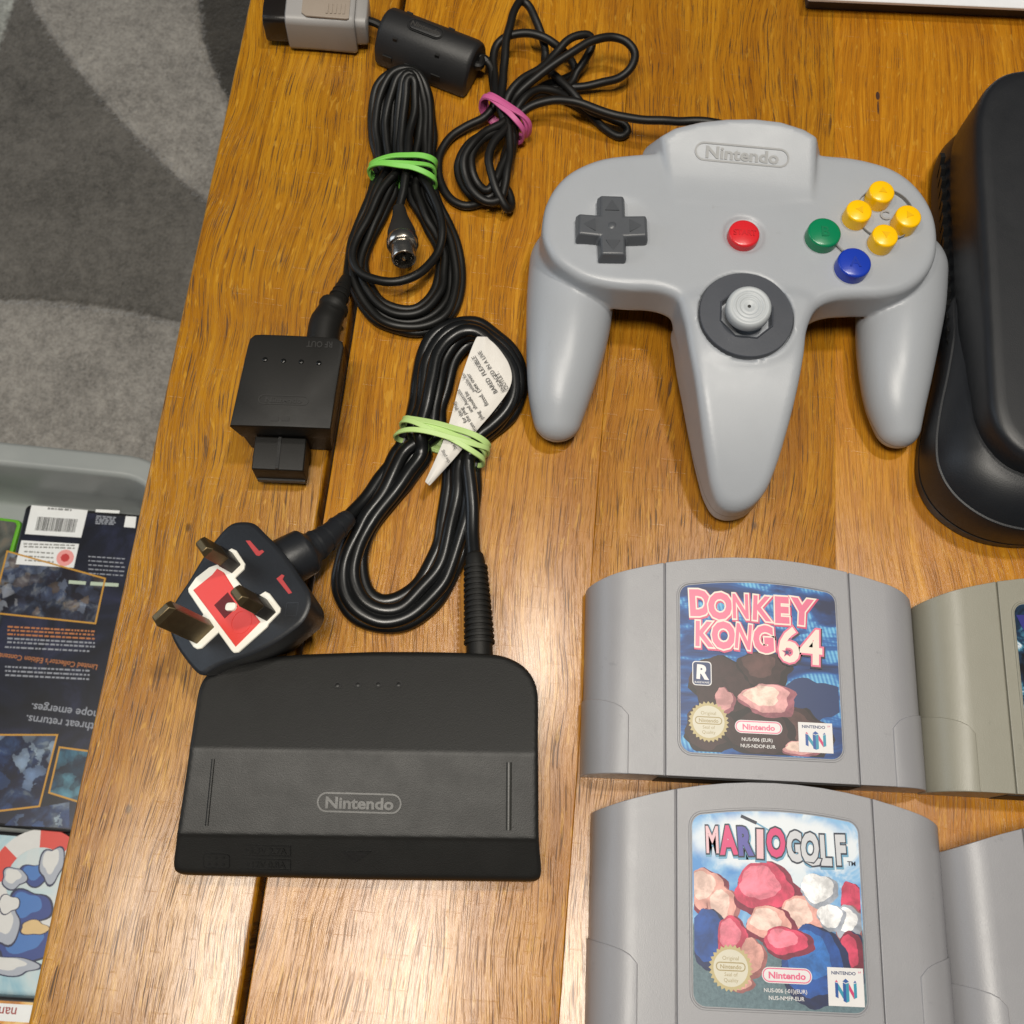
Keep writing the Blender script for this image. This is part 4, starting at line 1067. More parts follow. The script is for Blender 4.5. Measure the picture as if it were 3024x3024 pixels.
q = ps_pt(*crE(925, 1045)); 
mesh('arrow_mark', *xform(prism_geo(ccw(tri - q[:2]), [(-0.5, 0), (0.4, 0)]), (ps_R(q), q)), ps_d, (ps, psu), smooth=None)
for (x, y, w, h) in ((515, 1022, 16, 3.6), (515, 1085, 16, 3.6)):
    q = ps_pt(*crE(x, y)); Rq = ps_R(q, prot)
    mesh('rating_frame', *xform(ring_geo(rrect(w, h, 0.1, 1), rrect(w - 0.5, h - 0.5, 0.1, 1), -0.3, 0.3), (Rq, q)), ps_d, (ps, psu), smooth=None)
    let(ps, psu, '+3.3V 2.7A' if y < 1050 else '+12V 0.8A', q, Rq, 2.1, ps_d, 0.3, 0.01, 1.0)
q = ps_pt(*crE(292, 1070)); Rq = ps_R(q, prot)
mesh('rating_frame', *xform(ring_geo(rrect(8.4, 5.0, 1.2, 4), rrect(7.8, 4.4, 0.9, 4), -0.3, 0.3), (Rq, q)), ps_d, (ps, psu), smooth=None)
for i in range(3):
    for j in (-1.1, 1.1): mesh('pin_mark', *xform(prism_geo(circle(0.42, 10), [(-0.3, 0), (0.15, 0)]), (Rq, q + Rq @ np.array([(i - 1) * 2.2, j, 0]))), ps_d, (ps, psu), smooth=None)
# ---- strain relief and coiled lead
s0 = P(*c5(1563, 1905), 12); s1 = P(*c5(1540, 1450), 9.5)
rel = catmull(np.array([P(*c5(1565, 1990), 12), s0, P(*c5(1556, 1750), 11.5), P(*c5(1548, 1600), 10.5), s1, P(*c5(1535, 1410), 9)]), 8)
mesh('strain_relief', *tube_geo(rel, np.interp(np.linspace(0, 1, len(rel)), [0, 0.2, 0.9, 1], [4.6, 4.5, 3.2, 2.4]), 16), bk, ps, smooth=50)
L_ = resample(rel, 2.05)
for i in range(2, len(L_) - 3):
    rad = 5.5 - 1.6 * i / len(L_)
    dirv = (L_[i + 1] - L_[i]); dirv /= np.linalg.norm(dirv)
    mesh('relief_rib', *tube_geo(np.array([L_[i], L_[i] + dirv * 1.25]), rad, 14, 0.92), bk, ps, smooth=40, bevel=0.15)
O3t = [(1150, 720), (1195, 560), (1210, 420), (1235, 280), (1300, 165), (1420, 100), (1530, 105), (1645, 175), (1735, 245), (1795, 340), (1812, 450), (1780, 570), (1695, 680), (1575, 790)]
I3t = [(1345, 720), (1370, 560), (1405, 420), (1455, 300), (1510, 235), (1550, 215), (1590, 230), (1630, 280), (1665, 350), (1685, 420), (1670, 500), (1625, 580), (1555, 665), (1480, 750)]
O3b = [(1545, 880), (1535, 1050), (1510, 1250), (1465, 1420), (1390, 1580), (1275, 1715), (1130, 1812), (985, 1822), (860, 1768), (782, 1665), (758, 1540), (785, 1400), (850, 1262), (945, 1115), (1045, 955), (1120, 810)]
I3b = [(1375, 920), (1368, 1050), (1350, 1200), (1315, 1340), (1255, 1475), (1180, 1575), (1100, 1640), (1025, 1655), (960, 1620), (920, 1545), (912, 1450), (945, 1335), (1015, 1215), (1115, 1090), (1215, 965), (1300, 850)]
lp = [(640, 1420, 13), (720, 1320, 11), (800, 1225, 7), (900, 1110, 3.5), (1000, 980, 2.5), (1090, 850, 2.5)]
for i, (tt, tb_, zt_, zb_) in enumerate([(0.05, 0.0, 2.4, 2.4), (0.45, 0.42, 2.6, 2.4), (0.9, 0.85, 2.8, 2.4), (0.22, 0.2, 6.2, 6.0), (0.66, 0.62, 6.6, 6.2), (0.40, None, 9.6, 9)]):
    lp += lerp_path(O3t, I3t, tt, lambda f, z=zt_: z + 2.0 * math.sin(math.pi * f))
    if tb_ is not None: lp += lerp_path(O3b, I3b, tb_, lambda f, z=zb_: z)
lp += [(1500, 880, 9), (1510, 1020, 8.5), (1522, 1180, 8), (1530, 1320, 8.5), (1536, 1430, 9.2)]
lead3 = kink(resample(catmull(trace(lp, c5), 6), 1.5), 0.35, 3)
glossy = plastic('mains_lead', (17, 18, 19), 0.30, 0.03, 500, 0.05)
mesh('cable', *tube_geo(lead3, 2.55, 12, 0.82), glossy, ps, smooth=60)
# printed warning tag
tg = [((1548, 176), (1630, 178)), ((1520, 240), (1680, 240)), ((1490, 320), (1735, 330)), ((1462, 400), (1757, 410)), ((1440, 480), (1738, 480)), ((1420, 560), (1680, 560)), ((1400, 640), (1615, 640)), ((1382, 700), (1560, 700)), ((1355, 780), (1490, 790)), ((1320, 860), (1425, 870)), ((1285, 940), (1352, 950)), ((1252, 1003), (1280, 1030))]
tz = [12.8, 13.2, 13.6, 13.8, 13.8, 13.8, 13.9, 13.9, 13.5, 12.6, 11.6, 10.8]
V = []; Fc = []; nt = 9
for (l, r), z in zip(tg, tz):
    for k in range(nt):
        f = k / (nt - 1); u = c5(l[0] + (r[0] - l[0]) * f, l[1] + (r[1] - l[1]) * f)
        V.append(P(*u, z + 1.2 * math.sin(math.pi * f) + 0.25 * math.sin(k * 1.7 + z * 3)))
for j in range(len(tg) - 1):
    for k in range(nt - 1): Fc.append((j * nt + k, j * nt + k + 1, (j + 1) * nt + k + 1, (j + 1) * nt + k))
paper = NT('paper'); pv = paper.noise(paper.pos(), 120, 4, 0.6)
paper = paper.out(Base_Color=paper.mix(pv, lin((206, 202, 196)), lin((226, 222, 216))), Roughness=0.8)
tgo = mesh('warning_tag', V, Fc, paper, ps, smooth=60)
so = tgo.modifiers.new('thick', 'SOLIDIFY'); so.thickness = 0.12 * MM; so.offset = -1
sb = tgo.modifiers.new('sub', 'SUBSURF'); sb.levels = 1; sb.render_levels = 2
ink = flat('tag_ink', (70, 68, 66), 0.7)
tdir = P(*c5(1540, 310), 14) - P(*c5(1640, 470), 14); tang = math.atan2(tdir[1], tdir[0])
for (x, y, s_, sz) in ((1592, 395, 'BARED  FLEXIBLE', 1.75), (1632, 375, 'ENGAGED IN A LIVE', 1.6), (1690, 430, 'OUTLET.', 1.6), (1550, 480, 'fitted. (See over', 1.75), (1498, 440, 'suitable for', 1.5), (1530, 570, 'plug  should be', 1.6), (1480, 545, 'and Australia', 1.5), (1450, 610, 'for the Plug', 1.5), (1500, 650, 'from the plug', 1.5), (1405, 780, 'be plug', 1.5), (1370, 860, 'the plug', 1.3)):
    let(ps, tgo, s_, P(*c5(x, y), 15.6), rotz(tang), sz, ink, 0.05, 0.0, 0.92, sink=0.0)
C0, C1 = P(*c5(1130, 695), 7), P(*c5(1600, 850), 7)
cd = (C1 - C0)[:2]; bc = (C0 + C1)[:2] / 2
band('rubber_band', bc, (-cd[1], cd[0]), np.linalg.norm(cd) / 2 - 0.2, 0.4, 15.8, [(2.0, -0.6, 2.3, 0.5), (-1.6, 2.4, 2.0, 0.8), (-2.0, -2.6, 2.0, 1.0), (0.4, 1.2, 2.0, 0.3)], plm, 'pale green rubber band round the mains lead and paper tag')

# ------------------------------------------------------------------ mains plug on that lead
pn = np.array([-0.40, 0.03, 0.91]); pn /= np.linalg.norm(pn)
pc = P(735, 1780, 31.0)
RPl = frame((1, 0, 0), pn)
def onp(x, y):
    """crop pixel -> plug face frame (x,y mm)"""
    u, v = cP(x, y)
    d = CAM_R @ np.array([u - 1512.0, 1512.0 - v, -F_PX]); o_ = np.array([0, 0, CAM_H])
    t = ((pc - o_) @ pn) / (d @ pn)
    return (RPl.T @ (o_ + d * t - pc))[:2]
pm_blk = plastic('mains_plug_black', (30, 32, 36), 0.42, 0.10, 900, 0.05)
outl = catmull(np.array([onp(*t) for t in [(870, 246), (960, 262), (1050, 345), (1200, 500), (1330, 690), (1408, 815), (1418, 925), (1365, 1050), (1250, 1152), (1100, 1252), (960, 1322), (840, 1368), (700, 1410), (600, 1462), (535, 1500), (400, 1370), (290, 1190), (265, 1080), (275, 980), (320, 890), (430, 725), (510, 590), (620, 425), (765, 268)]]), 5, True)
outl = resample(outl, 1.6, True)
pb = mesh('plug_housing', *xform(prism_geo(outl, [(-20, 9), (-19, 6.5), (-15.5, 3.6), (-8, 1.6), (-2.4, 0.3), (-0.8, 0.0), (-0.2, 0.5), (0, 1.4)]), (RPl, pc)), pm_blk, ps, smooth=50)
mesh('plug_back', *xform(prism_geo(circle(11, 24, -2, 0), [(-28, 2.5), (-25, 0.4), (-17, 0)]), (RPl, pc)), pm_blk, ps, smooth=50)
cream = plastic('fuse_white', (238, 235, 224), 0.4, 0.05); fred = plastic('fuse_red', (222, 72, 66), 0.4, 0.05); fdk = plastic('fuse_dark', (96, 20, 20), 0.5)
wp = np.array([onp(*t) for t in [(790, 472), (830, 490), (897, 595), (890, 640), (818, 710), (890, 800), (960, 905), (1020, 850), (1065, 822), (1100, 840), (1187, 955), (1182, 990), (1090, 1085), (1080, 1110), (845, 1318), (810, 1322), (790, 1305), (682, 1155), (545, 1285), (510, 1292), (480, 1275), (440, 1215), (560, 1010), (440, 830), (437, 800), (500, 710), (610, 625), (680, 600), (740, 500)]])
fh = mesh('fuse_holder', *xform(prism_geo(wp, [(-0.5, 0), (0.5, 0), (0.8, 0.3)]), (RPl, pc)), cream, ps, smooth=30)
rdp = np.array([onp(*t) for t in [(680, 640), (735, 672), (815, 800), (1030, 1072), (1000, 1105), (830, 1275), (485, 815), (640, 690)]])
fr = mesh('fuse_carrier', *xform(prism_geo(rdp, [(0.4, 0), (1.0, 0), (1.2, 0.2)]), (RPl, pc)), fred, ps, smooth=30)
win = np.array([onp(*t) for t in [(770, 835), (850, 950), (745, 1048), (660, 940)]])
mesh('fuse_window', *xform(prism_geo(win, [(0.8, 0), (1.3, 0)]), (RPl, pc)), fdk, (ps, fr), smooth=None)
cx_, cy_ = onp(800, 955)
mesh('fuse', *xform(prism_geo(rrect(4.2, 3.0, 1.2, 4, cx_, cy_), [(1.0, 0), (1.9, 0.2), (2.1, 0.8)]), (RPl, pc)), cream, (ps, fr), smooth=40)
cxx, cyy = onp(880, 1075)
mesh('emblem_ring', *xform(ring_geo(circle(4.0, 28, cxx, cyy), circle(3.6, 28, cxx, cyy), 1.0, 1.34), (RPl, pc)), fred, (ps, fr), smooth=None)
mark = flat('red_mark', (178, 62, 62), 0.5)
for poly in ([(900, 405), (935, 405), (1010, 490), (1035, 480), (1050, 495), (1010, 530), (985, 525)], [(1150, 715), (1195, 680), (1215, 690), (1200, 720), (1278, 830), (1250, 840)]):
    mesh('red_mark', *xform(prism_geo(np.array([onp(*t) for t in poly]), [(-0.2, 0), (0.12, 0)]), (RPl, pc)), mark, (ps, pb), smooth=None)
cxx, cyy = onp(1275, 965)
mesh('approval_mark', *xform(ring_geo(rrect(4.6, 4.6, 0.3, 2, cxx, cyy), rrect(4.0, 4.0, 0.2, 2, cxx, cyy), -0.2, 0.12), (RPl, pc)), plastic('plug_emboss', (44, 46, 50), 0.4), (ps, pb), smooth=None)
brass = NT('dull_brass'); bv = brass.noise(brass.pos(), 260, 5, 0.65)
brass = brass.out(Base_Color=brass.mix(bv, (0.10, 0.075, 0.045), (0.22, 0.17, 0.09)), Metallic=0.85, Roughness=0.42)
def pin(x, y, w, t, L, ang, sleeve):
    q = np.array([*onp(x, y), 0]); Rr = rotz(ang)
    a = np.array([(-w / 2, -t / 2), (w / 2, -t / 2), (w / 2, t / 2), (-w / 2, t / 2)])
    k = mesh('pin', *xform(xform(prism_geo(a, [(0, 0), (L - 1.8, 0), (L, 0.95)]), (Rr, q)), (RPl, pc)), brass, ps, smooth=25, bevel=0.25)
    if sleeve: mesh('pin_sleeve', *xform(xform(prism_geo(rrect(w + 0.3, t + 0.3, 0.4, 3), [(0.3, 0), (7.5, 0)]), (Rr, q)), (RPl, pc)), plastic('sleeve_black', (40, 38, 36), 0.45), (ps, k), smooth=25)
ed = onp(1030, 1070) - onp(485, 815); pa_ = math.atan2(*(onp(830, 1275) - onp(485, 815))[::-1])
la = math.atan2(*(onp(820, 600) - onp(755, 510))[::-1])
pin(795, 590, 6.4, 4.0, 17.7, la, True); pin(1078, 975, 6.4, 4.0, 17.7, la, True); pin(560, 1150, 8.0, 4.0, 22.7, la + math.pi / 2, False)
# cable exit
xr = np.array([P(*cP(1130, 640), 20), P(*cP(1270, 560), 20), P(*cP(1430, 470), 18.5), P(*cP(1560, 380), 16), P(*cP(1680, 270), 13), P(*cP(1740, 215), 11.5)])
xr = catmull(xr, 8)
mesh('cable_exit', *tube_geo(xr, np.interp(np.linspace(0, 1, len(xr)), [0, 0.36, 0.39, 0.6, 1], [9.0, 8.2, 5.8, 4.6, 3.0]), 16), pm_blk, ps, smooth=45)
for i in range(4):
    a = xr[int(len(xr) * (0.45 + 0.13 * i))]; b = xr[int(len(xr) * (0.45 + 0.13 * i)) + 1]
    mesh('relief_rib', *tube_geo(np.array([a, b * 0.6 + a * 0.4 + (b - a) * 0.5]), 5.6 - 0.65 * i, 14), pm_blk, ps, smooth=40)

# ------------------------------------------------------------------ game console (left end of it is in view)
cs = Thing('game_console', (292, 235, 0), 'charcoal games console with side vents and a rounded front foot', 'console')
cons = plastic('console_charcoal', (24, 26, 30), 0.44, 0.16, 2600, 0.05)
XM = 291.0
def mirror(half): return half + [(2 * XM - x, y) for x, y in half[::-1]]
bodyp = mirror([(250, 154), (205, 154), (190, 154.5), (178, 156), (171, 159), (165.5, 165), (162.6, 173), (162, 185), (162, 215), (162, 250), (162, 285), (163.5, 300), (168, 311), (175, 318), (186, 321.5), (215, 322), (250, 322)])
bp = resample(catmull(np.array(bodyp), 4, True), 3.0, True)
upper = mesh('upper_shell', *prism_geo(bp, [(21.0, 0.4), (21.6, 0.0), (41.0, 0.2), (43.2, 0.7), (44.4, 1.6), (45.0, 3.0), (45.25, 6.0)]), cons, cs, smooth=40)
lowp = inset_poly(ccw(bp), 0.6)
lower = mesh('lower_shell', *prism_geo(lowp, [(3, 1.0), (6, -2.0), (20.6, 0.6), (21.2, 1.2)]), cons, cs, smooth=40)
slot = plastic('vent_dark', (10, 10, 10), 0.6)
for k in range(17):
    y = 206 + k * 5.6
    mesh('vent_slot', *xform(box_geo(-0.9, 0.9, -1.55, 1.55, -5.6, 5.6), (frame((1, 0, 0.15), (-0.19, 0.42, 1)), np.array([161.9, y, 13.0]))), slot, (cs, lower), smooth=None)
for side in (0, 1):
    fp = [(162.5, 232), (160.6, 215), (157.5, 198), (154.2, 183), (152.4, 170), (153.0, 160.5), (157, 152), (164, 145.6), (173, 141.4), (184, 139.8), (196, 141), (207, 146), (214, 153), (216, 165), (214, 200), (205, 230), (180, 236)]
    fp = resample(catmull(np.array(fp), 5, True), 1.6, True)
    if side: fp = fp * np.array([-1, 1]) + np.array([2 * XM, 0])
    mesh('front_foot', *prism_geo(fp, [(6.3, 0.5), (6.8, 0.0), (21.4, -0.1), (21.8, 0.1), (21.9, 0.8), (23.6, 1.7), (27.5, 4.2), (30.5, 7.4), (32.6, 10.5), (33.4, 13)]), cons, cs, smooth=28)
    mesh('foot_base', *prism_geo(fp, [(0.3, 1.2), (1.0, 0.6), (5.0, 0.3), (5.3, 1.9), (6.6, 1.9)]), cons, cs, smooth=28)

# ------------------------------------------------------------------ game cartridges
cart_g = plastic('cartridge_grey', (142, 142, 146), 0.36, 0.16, 2600, 0.04, dirt=0.3)
cart_o = plastic('cartridge_olive', (138, 136, 124), 0.36, 0.16, 2600, 0.04, dirt=0.3)
slot_m = plastic('slot_dark', (30, 29, 28), 0.6)
HW = 57.6
def ytop(x): return 75.6 - 11.0 * (abs(x) / 57.0) ** 2.0
SEC = [(-57.2, 0.3), (-57.6, 1.2), (-57.6, 4.5), (-57.3, 7.2), (-56.5, 9.8), (-55.1, 12.4), (-53.2, 14.6), (-51.0, 16.3), (-48.6, 17.4), (-46.4, 17.9), (-44, 18.0), (-39, 18.0), (-32.35, 18.0), (-32.2, 16.9), (-31.8, 16.9), (-31.65, 18.0), (-24, 18), (-16, 18), (-8, 18), (0, 18)]
SEC = SEC + [(-x, z) for x, z in SEC[-2::-1]]
def cart(th, mat):
    th.local = True
    V = []; Fc = []; n = len(SEC); rows = [0, 0.012, 0.1, 0.3, 0.5, 0.7, 0.9, 1.0]
    for f in rows:
        for x, z in SEC: V.append(np.array([x, f * ytop(x), z]))
    for j in range(len(rows) - 1):
        for k in range(n):
            l = (k + 1) % n; Fc.append((j * n + k, j * n + l, (j + 1) * n + l, (j + 1) * n + k))
    Fc.append(tuple(range(n))); Fc.append(tuple((len(rows) - 1) * n + k for k in range(n - 1, -1, -1)))
    sh = mesh('shell', V, Fc, mat, th, smooth=28)
    bv_ = sh.modifiers.new('bevel', 'BEVEL'); bv_.width = 0.8 * MM; bv_.segments = 3; bv_.limit_method = 'ANGLE'; bv_.angle_limit = math.radians(60)
    # lower corner grips, a hair proud of the shell
    for s in (1, -1):
        pts = SEC[1:11]; V = []; Fc = []; m = len(pts)
        nrm = []
        for i in range(m):
            a = np.array(pts[max(i - 1, 0)]); b = np.array(pts[min(i + 1, m - 1)]); t_ = b - a; t_ /= np.linalg.norm(t_); nrm.append((-t_[1], t_[0]))
        ytp = [25.2, 25.2, 25.1, 24.9, 24.6, 24.2, 23.6, 22.8, 21.6, 19.0]
        for off in (-0.3, 0.55):
            for yy in (0, 1):
                for i in range(m):
                    o_ = off if i < m - 1 else min(off, 0.35)
                    V.append(np.array([s * (pts[i][0] + nrm[i][0] * o_), -0.15 if yy == 0 else ytp[i], pts[i][1] + nrm[i][1] * o_]))
        for i in range(m - 1):
            Fc += [(2 * m + i, 2 * m + i + 1, 3 * m + i + 1, 3 * m + i), (m + i, m + i + 1, 3 * m + i + 1, 3 * m + i), (i, i + 1, 2 * m + i + 1, 2 * m + i)]
        Fc += [(m - 1, 2 * m - 1, 4 * m - 1, 3 * m - 1), (0, m, 3 * m, 2 * m)]
        mesh('corner_grip', V, Fc, mat, (th, sh), smooth=30, local=True, bevel=0.3)
    mesh('slot_opening', *box_geo(-33.5, 33.5, -0.25, 1.5, 1.2, 14.6), slot_m, th, smooth=None)
    lp_ = label_poly(0)
    n2 = len(lp_); oo = inset_poly(lp_, -1.0)
    rim = strips([(oo, 17.9), (inset_poly(lp_, -0.8), 18.35), (inset_poly(lp_, -0.35), 18.35), (inset_poly(lp_, -0.1), 18.05)])
    mesh('label_rim', *rim, mat, (th, sh), smooth=30, local=True)
    return sh
def label_poly(ins):
    c = []
    x0, y0_, r = 27.0, 7.6, 4.0
    def top(x): return 66.6 - 2.6 * (x / 27.0) ** 2
    for k in range(7): a = math.radians(270 + 15 * k); c.append((x0 - r + r * math.cos(a), y0_ + r + r * math.sin(a)))
    for k in range(7): a = math.radians(15 * k); c.append((x0 - r + r * math.cos(a), top(23) - r + r * math.sin(a)))
    for x in np.linspace(19, -19, 14): c.append((x, top(x)))
    for k in range(7): a = math.radians(90 + 15 * k); c.append((-x0 + r + r * math.cos(a), top(23) - r + r * math.sin(a)))
    for k in range(7): a = math.radians(180 + 15 * k); c.append((-x0 + r + r * math.cos(a), y0_ + r + r * math.sin(a)))
    return np.array(c)
ZL = 18.12
def label_obj(th, mat):
    lp_ = label_poly(0)
    return mesh('label', *prism_geo(lp_, [(17.95, 0.2), (ZL, 0.2)]), mat, th, smooth=None)
class Lab:
    """flat print on a cartridge label; frame = cartridge mm"""
    def __init__(self, th, lab): self.th, self.lab, self.n = th, lab, 0
    def put(self, name, g, mat, lvl):
        z = ZL + 0.005 + 0.004 * lvl
        V = [np.array([v[0], v[1], z + v[2]]) for v in g[0]]
        return mesh(name, V, g[1], mat, (self.th, self.lab), smooth=None, recalc=False, local=True)
    def poly(self, name, pts, mat, lvl=1):
        if name != 'picture_shape': lvl += 48
        pts = ccw(np.asarray(pts, float)); return self.put(name, ([np.array([x, y, 0.0]) for x, y in pts], [tuple(range(len(pts)))]), mat, lvl)
    def text(self, s, x, y, size, mat, lvl=2, off=0.0, rot=0.0, xs=1.0, name='lettering', shear=0.0):
        g = text_geo(s, size, 0.003, off, xs=xs, shear=shear); lvl += 48
        return self.put(name, xform(g, (rotz(rot), np.array([x, y, 0]))), mat, lvl)
white_i = flat('label_white', (214, 212, 212), 0.35); pink_i = flat('label_pink', (212, 99, 131), 0.35); cream_i = flat('label_cream', (221, 208, 196), 0.35); dark_i = flat('label_dark', (30, 19, 36), 0.4)
gold_i = flat('label_gold', (178, 163, 118), 0.4); pale_i = flat('label_pale', (199, 194, 176), 0.4); navy_i = flat('label_navy', (21, 46, 93), 0.4); teal_i = flat('label_teal', (36, 135, 162), 0.35); blue_i = flat('label_blue', (28, 75, 144), 0.35); rose_i = flat('label_rose', (192, 54, 104), 0.35); mag_i = flat('label_mid_pink', (192, 54, 99), 0.35); tan_i = flat('label_tan', (153, 136, 93), 0.4)
def common(L, sx, sy, sr, nx, ny, nw, nh, t1, t2, bx0, bx1, by0, by1):
    # seal of quality
    k = 28; star = []
    for i in range(2 * k):
        a = math.pi * i / k; r = sr if i % 2 == 0 else sr * 0.88
        star.append((sx + r * math.cos(a), sy + r * math.sin(a)))
    L.poly('seal', star, gold_i, 3); L.poly('seal_disc', circle(sr * 0.78, 36, sx, sy), pale_i, 4)
    L.text('Original', sx, sy + sr * 0.42, sr * 0.17, tan_i, 5); L.text('Nintendo', sx, sy + sr * 0.06, sr * 0.18, tan_i, 5, 0.02)
    o_ = rrect(sr * 1.34, sr * 0.38, sr * 0.18, 5, sx, sy + sr * 0.06); i_ = rrect(sr * 1.24, sr * 0.28, sr * 0.13, 5, sx, sy + sr * 0.06)
    L.put('seal_pill', ring_geo(o_, i_, 0, 0.003), tan_i, 53)
    L.text('Seal of', sx, sy - sr * 0.26, sr * 0.16, tan_i, 5); L.text('Quality', sx, sy - sr * 0.5, sr * 0.16, tan_i, 5)
    # maker's pill
    L.poly('maker_pill', rrect(nw, nh, nh / 2 - 0.01, 8, nx, ny), white_i, 3)
    o_ = rrect(nw - 0.5, nh - 0.5, nh / 2 - 0.26, 8, nx, ny); i_ = rrect(nw - 1.2, nh - 1.2, nh / 2 - 0.61, 8, nx, ny)
    L.put('maker_pill', ring_geo(o_, i_, 0, 0.003), pink_i, 52)
    L.text('Nintendo', nx, ny, nh * 0.42, pink_i, 5, 0.035, 0, 1.12)
    L.text(t1, nx - 0.6, ny - nh * 0.95, 1.15, white_i, 4, 0.01); L.text(t2, nx - 0.4, ny - nh * 0.95 - 2.1, 1.15, white_i, 4, 0.01)
    # white corner box with the cube-shaped N
    L.poly('logo_box', [(bx0, by0), (bx1, by0), (bx1, by1), (bx0, by1)], white_i, 3)
    cx, cy = (bx0 + bx1) / 2, by0 + (by1 - by0) * 0.42; w = (bx1 - bx0)
    L.text('NINTENDO', cx - w * 0.05, by1 - (by1 - by0) * 0.14, w * 0.085, navy_i, 4, 0.03, 0, 1.1); L.text('64', bx1 - w * 0.10, by1 - (by1 - by0) * 0.10, w * 0.06, rose_i, 4)
    u = w * 0.30; hgt = (by1 - by0) * 0.26
    def Q(pts, m, l=4): L.poly('logo_face', [(cx + x * u, cy + y * hgt) for x, y in pts], m, l)
    Q([(-1, 0.75), (-0.72, 0.65), (-0.72, -0.85), (-1, -0.7)], blue_i); Q([(-0.72, 0.65), (-0.2, -0.35), (-0.2, -1.05), (-0.72, -0.05)], teal_i, 5); Q([(-0.28, 0.75), (0, 0.62), (0, -1.25), (-0.28, -1.1)], blue_i, 6)
    Q([(0.28, 0.75), (0, 0.62), (0, -1.25), (0.28, -1.1)], teal_i, 6); Q([(0.28, 0.7), (0.72, -0.25), (0.72, -0.9), (0.28, 0.0)], rose_i, 5); Q([(1, 0.75), (0.72, 0.65), (0.72, -0.85), (1, -0.7)], teal_i)
    Q([(-0.3, 0.85), (0, 1.15), (0.3, 0.85), (0, 0.68)], blue_i, 7); Q([(-1, 0.8), (-0.86, 1.0), (-0.7, 0.72)], rose_i, 7); Q([(1, 0.8), (0.86, 1.0), (0.7, 0.72)], blue_i, 7)
def ell(N, x, y, cx, cy, rx, ry, soft=0.12, wob=None):
    d = N.ma('SQRT', N.ma('ADD', N.ma('POWER', N.ma('DIVIDE', N.ma('SUBTRACT', x, cx), rx), 2.0), N.ma('POWER', N.ma('DIVIDE', N.ma('SUBTRACT', y, cy), ry), 2.0)))
    if wob is not None: d = N.ma('ADD', d, wob)
    return N.step(d, 1.0 + soft, 1.0 - soft)
def jungle_art():
    """deep blue foliage with pale ribbed stems"""
    N = NT('blue_jungle_print'); p = N.obj(); x, y, z = N.sep(N.map(p, (1000, 1000, 1000)))
    st_ = N.noise(N.map(p, (40, 120, 1), (0, 0, 0), (0, 0, 0.35)), 1.0, 4, 0.55, 0.5)
    c = N.ramp(st_, [(0.36, lin((8, 26, 66))), (0.47, lin((14, 58, 118))), (0.55, lin((24, 96, 166))), (0.66, lin((70, 150, 200)))])
    ribs = N.ma('SINE', N.ma('MULTIPLY', N.ma('ADD', x, N.ma('MULTIPLY', y, 0.25)), 4.6))
    c = N.mix(N.ma('MULTIPLY', N.step(st_, 0.52, 0.60), N.ma('MULTIPLY', N.ma('ADD', ribs, 1.0), 0.3)), c, lin((130, 200, 226)))
    return N.out(Base_Color=c, Roughness=0.42)
def golf_art():
    """blue sky with cloud over grey-green turf"""
    N = NT('golf_course_print'); p = N.obj(); x, y, z = N.sep(N.map(p, (1000, 1000, 1000)))
    w = N.ma('MULTIPLY', N.ma('SUBTRACT', N.noise(p, 100, 4, 0.6), 0.5), 0.6)
    cl = N.noise(p, 70, 4, 0.6, 0.6)
    c = N.ramp(cl, [(0.38, lin((76, 136, 196))), (0.52, lin((130, 176, 214))), (0.62, lin((206, 216, 224)))])
    c = N.mix(ell(N, x, y, 0, 57, 26, 8.5, 0.25, w), c, lin((214, 220, 226)))
    turf = N.mix(N.noise(p, 900, 4, 0.75), lin((34, 58, 70)), lin((112, 138, 146)))
    c = N.mix(N.step(N.ma('ADD', y, N.ma('MULTIPLY', w, 10.0)), 33.0, 30.0), c, turf)
    return N.out(Base_Color=c, Roughness=0.42)
def printm(name, col):
    N = NT(name); p = N.obj(); k = N.noise(p, 170, 5, 0.65, 0.4); c_ = lin(col)
    return N.out(Base_Color=N.mix(N.step(k, 0.3, 0.7), tuple(v * 0.62 for v in c_), tuple(min(1, v * 1.3) for v in c_)), Roughness=0.42)
def rock(L, cx, cy, rx, ry, cols, seed, lvl, lum=0.16):
    """boulder / bush drawn in three flat tones"""
    rs = random.Random(seed); ph = [rs.uniform(0, 6.28) for _ in range(4)]
    for j, m in enumerate(cols):
        s_ = (1.0, 0.86, 0.6, 0.36)[j]
        pts = []
        for t_ in np.linspace(0, 2 * math.pi, 44, endpoint=False):
            k = 1 + lum * (0.6 * math.sin(3 * t_ + ph[0]) + 0.35 * math.sin(5 * t_ + ph[1]) + 0.22 * math.sin(9 * t_ + ph[2] + j) + 0.12 * math.sin(14 * t_ + ph[3]))
            x, y = cx - 0.12 * rx * j + s_ * rx * k * math.cos(t_), cy + 0.14 * ry * j + s_ * ry * k * math.sin(t_)
            pts.append((min(max(x, -26.4), 26.4), min(max(y, 8.2), 63.0)))
        L.poly('picture_shape', pts, m, lvl + j)
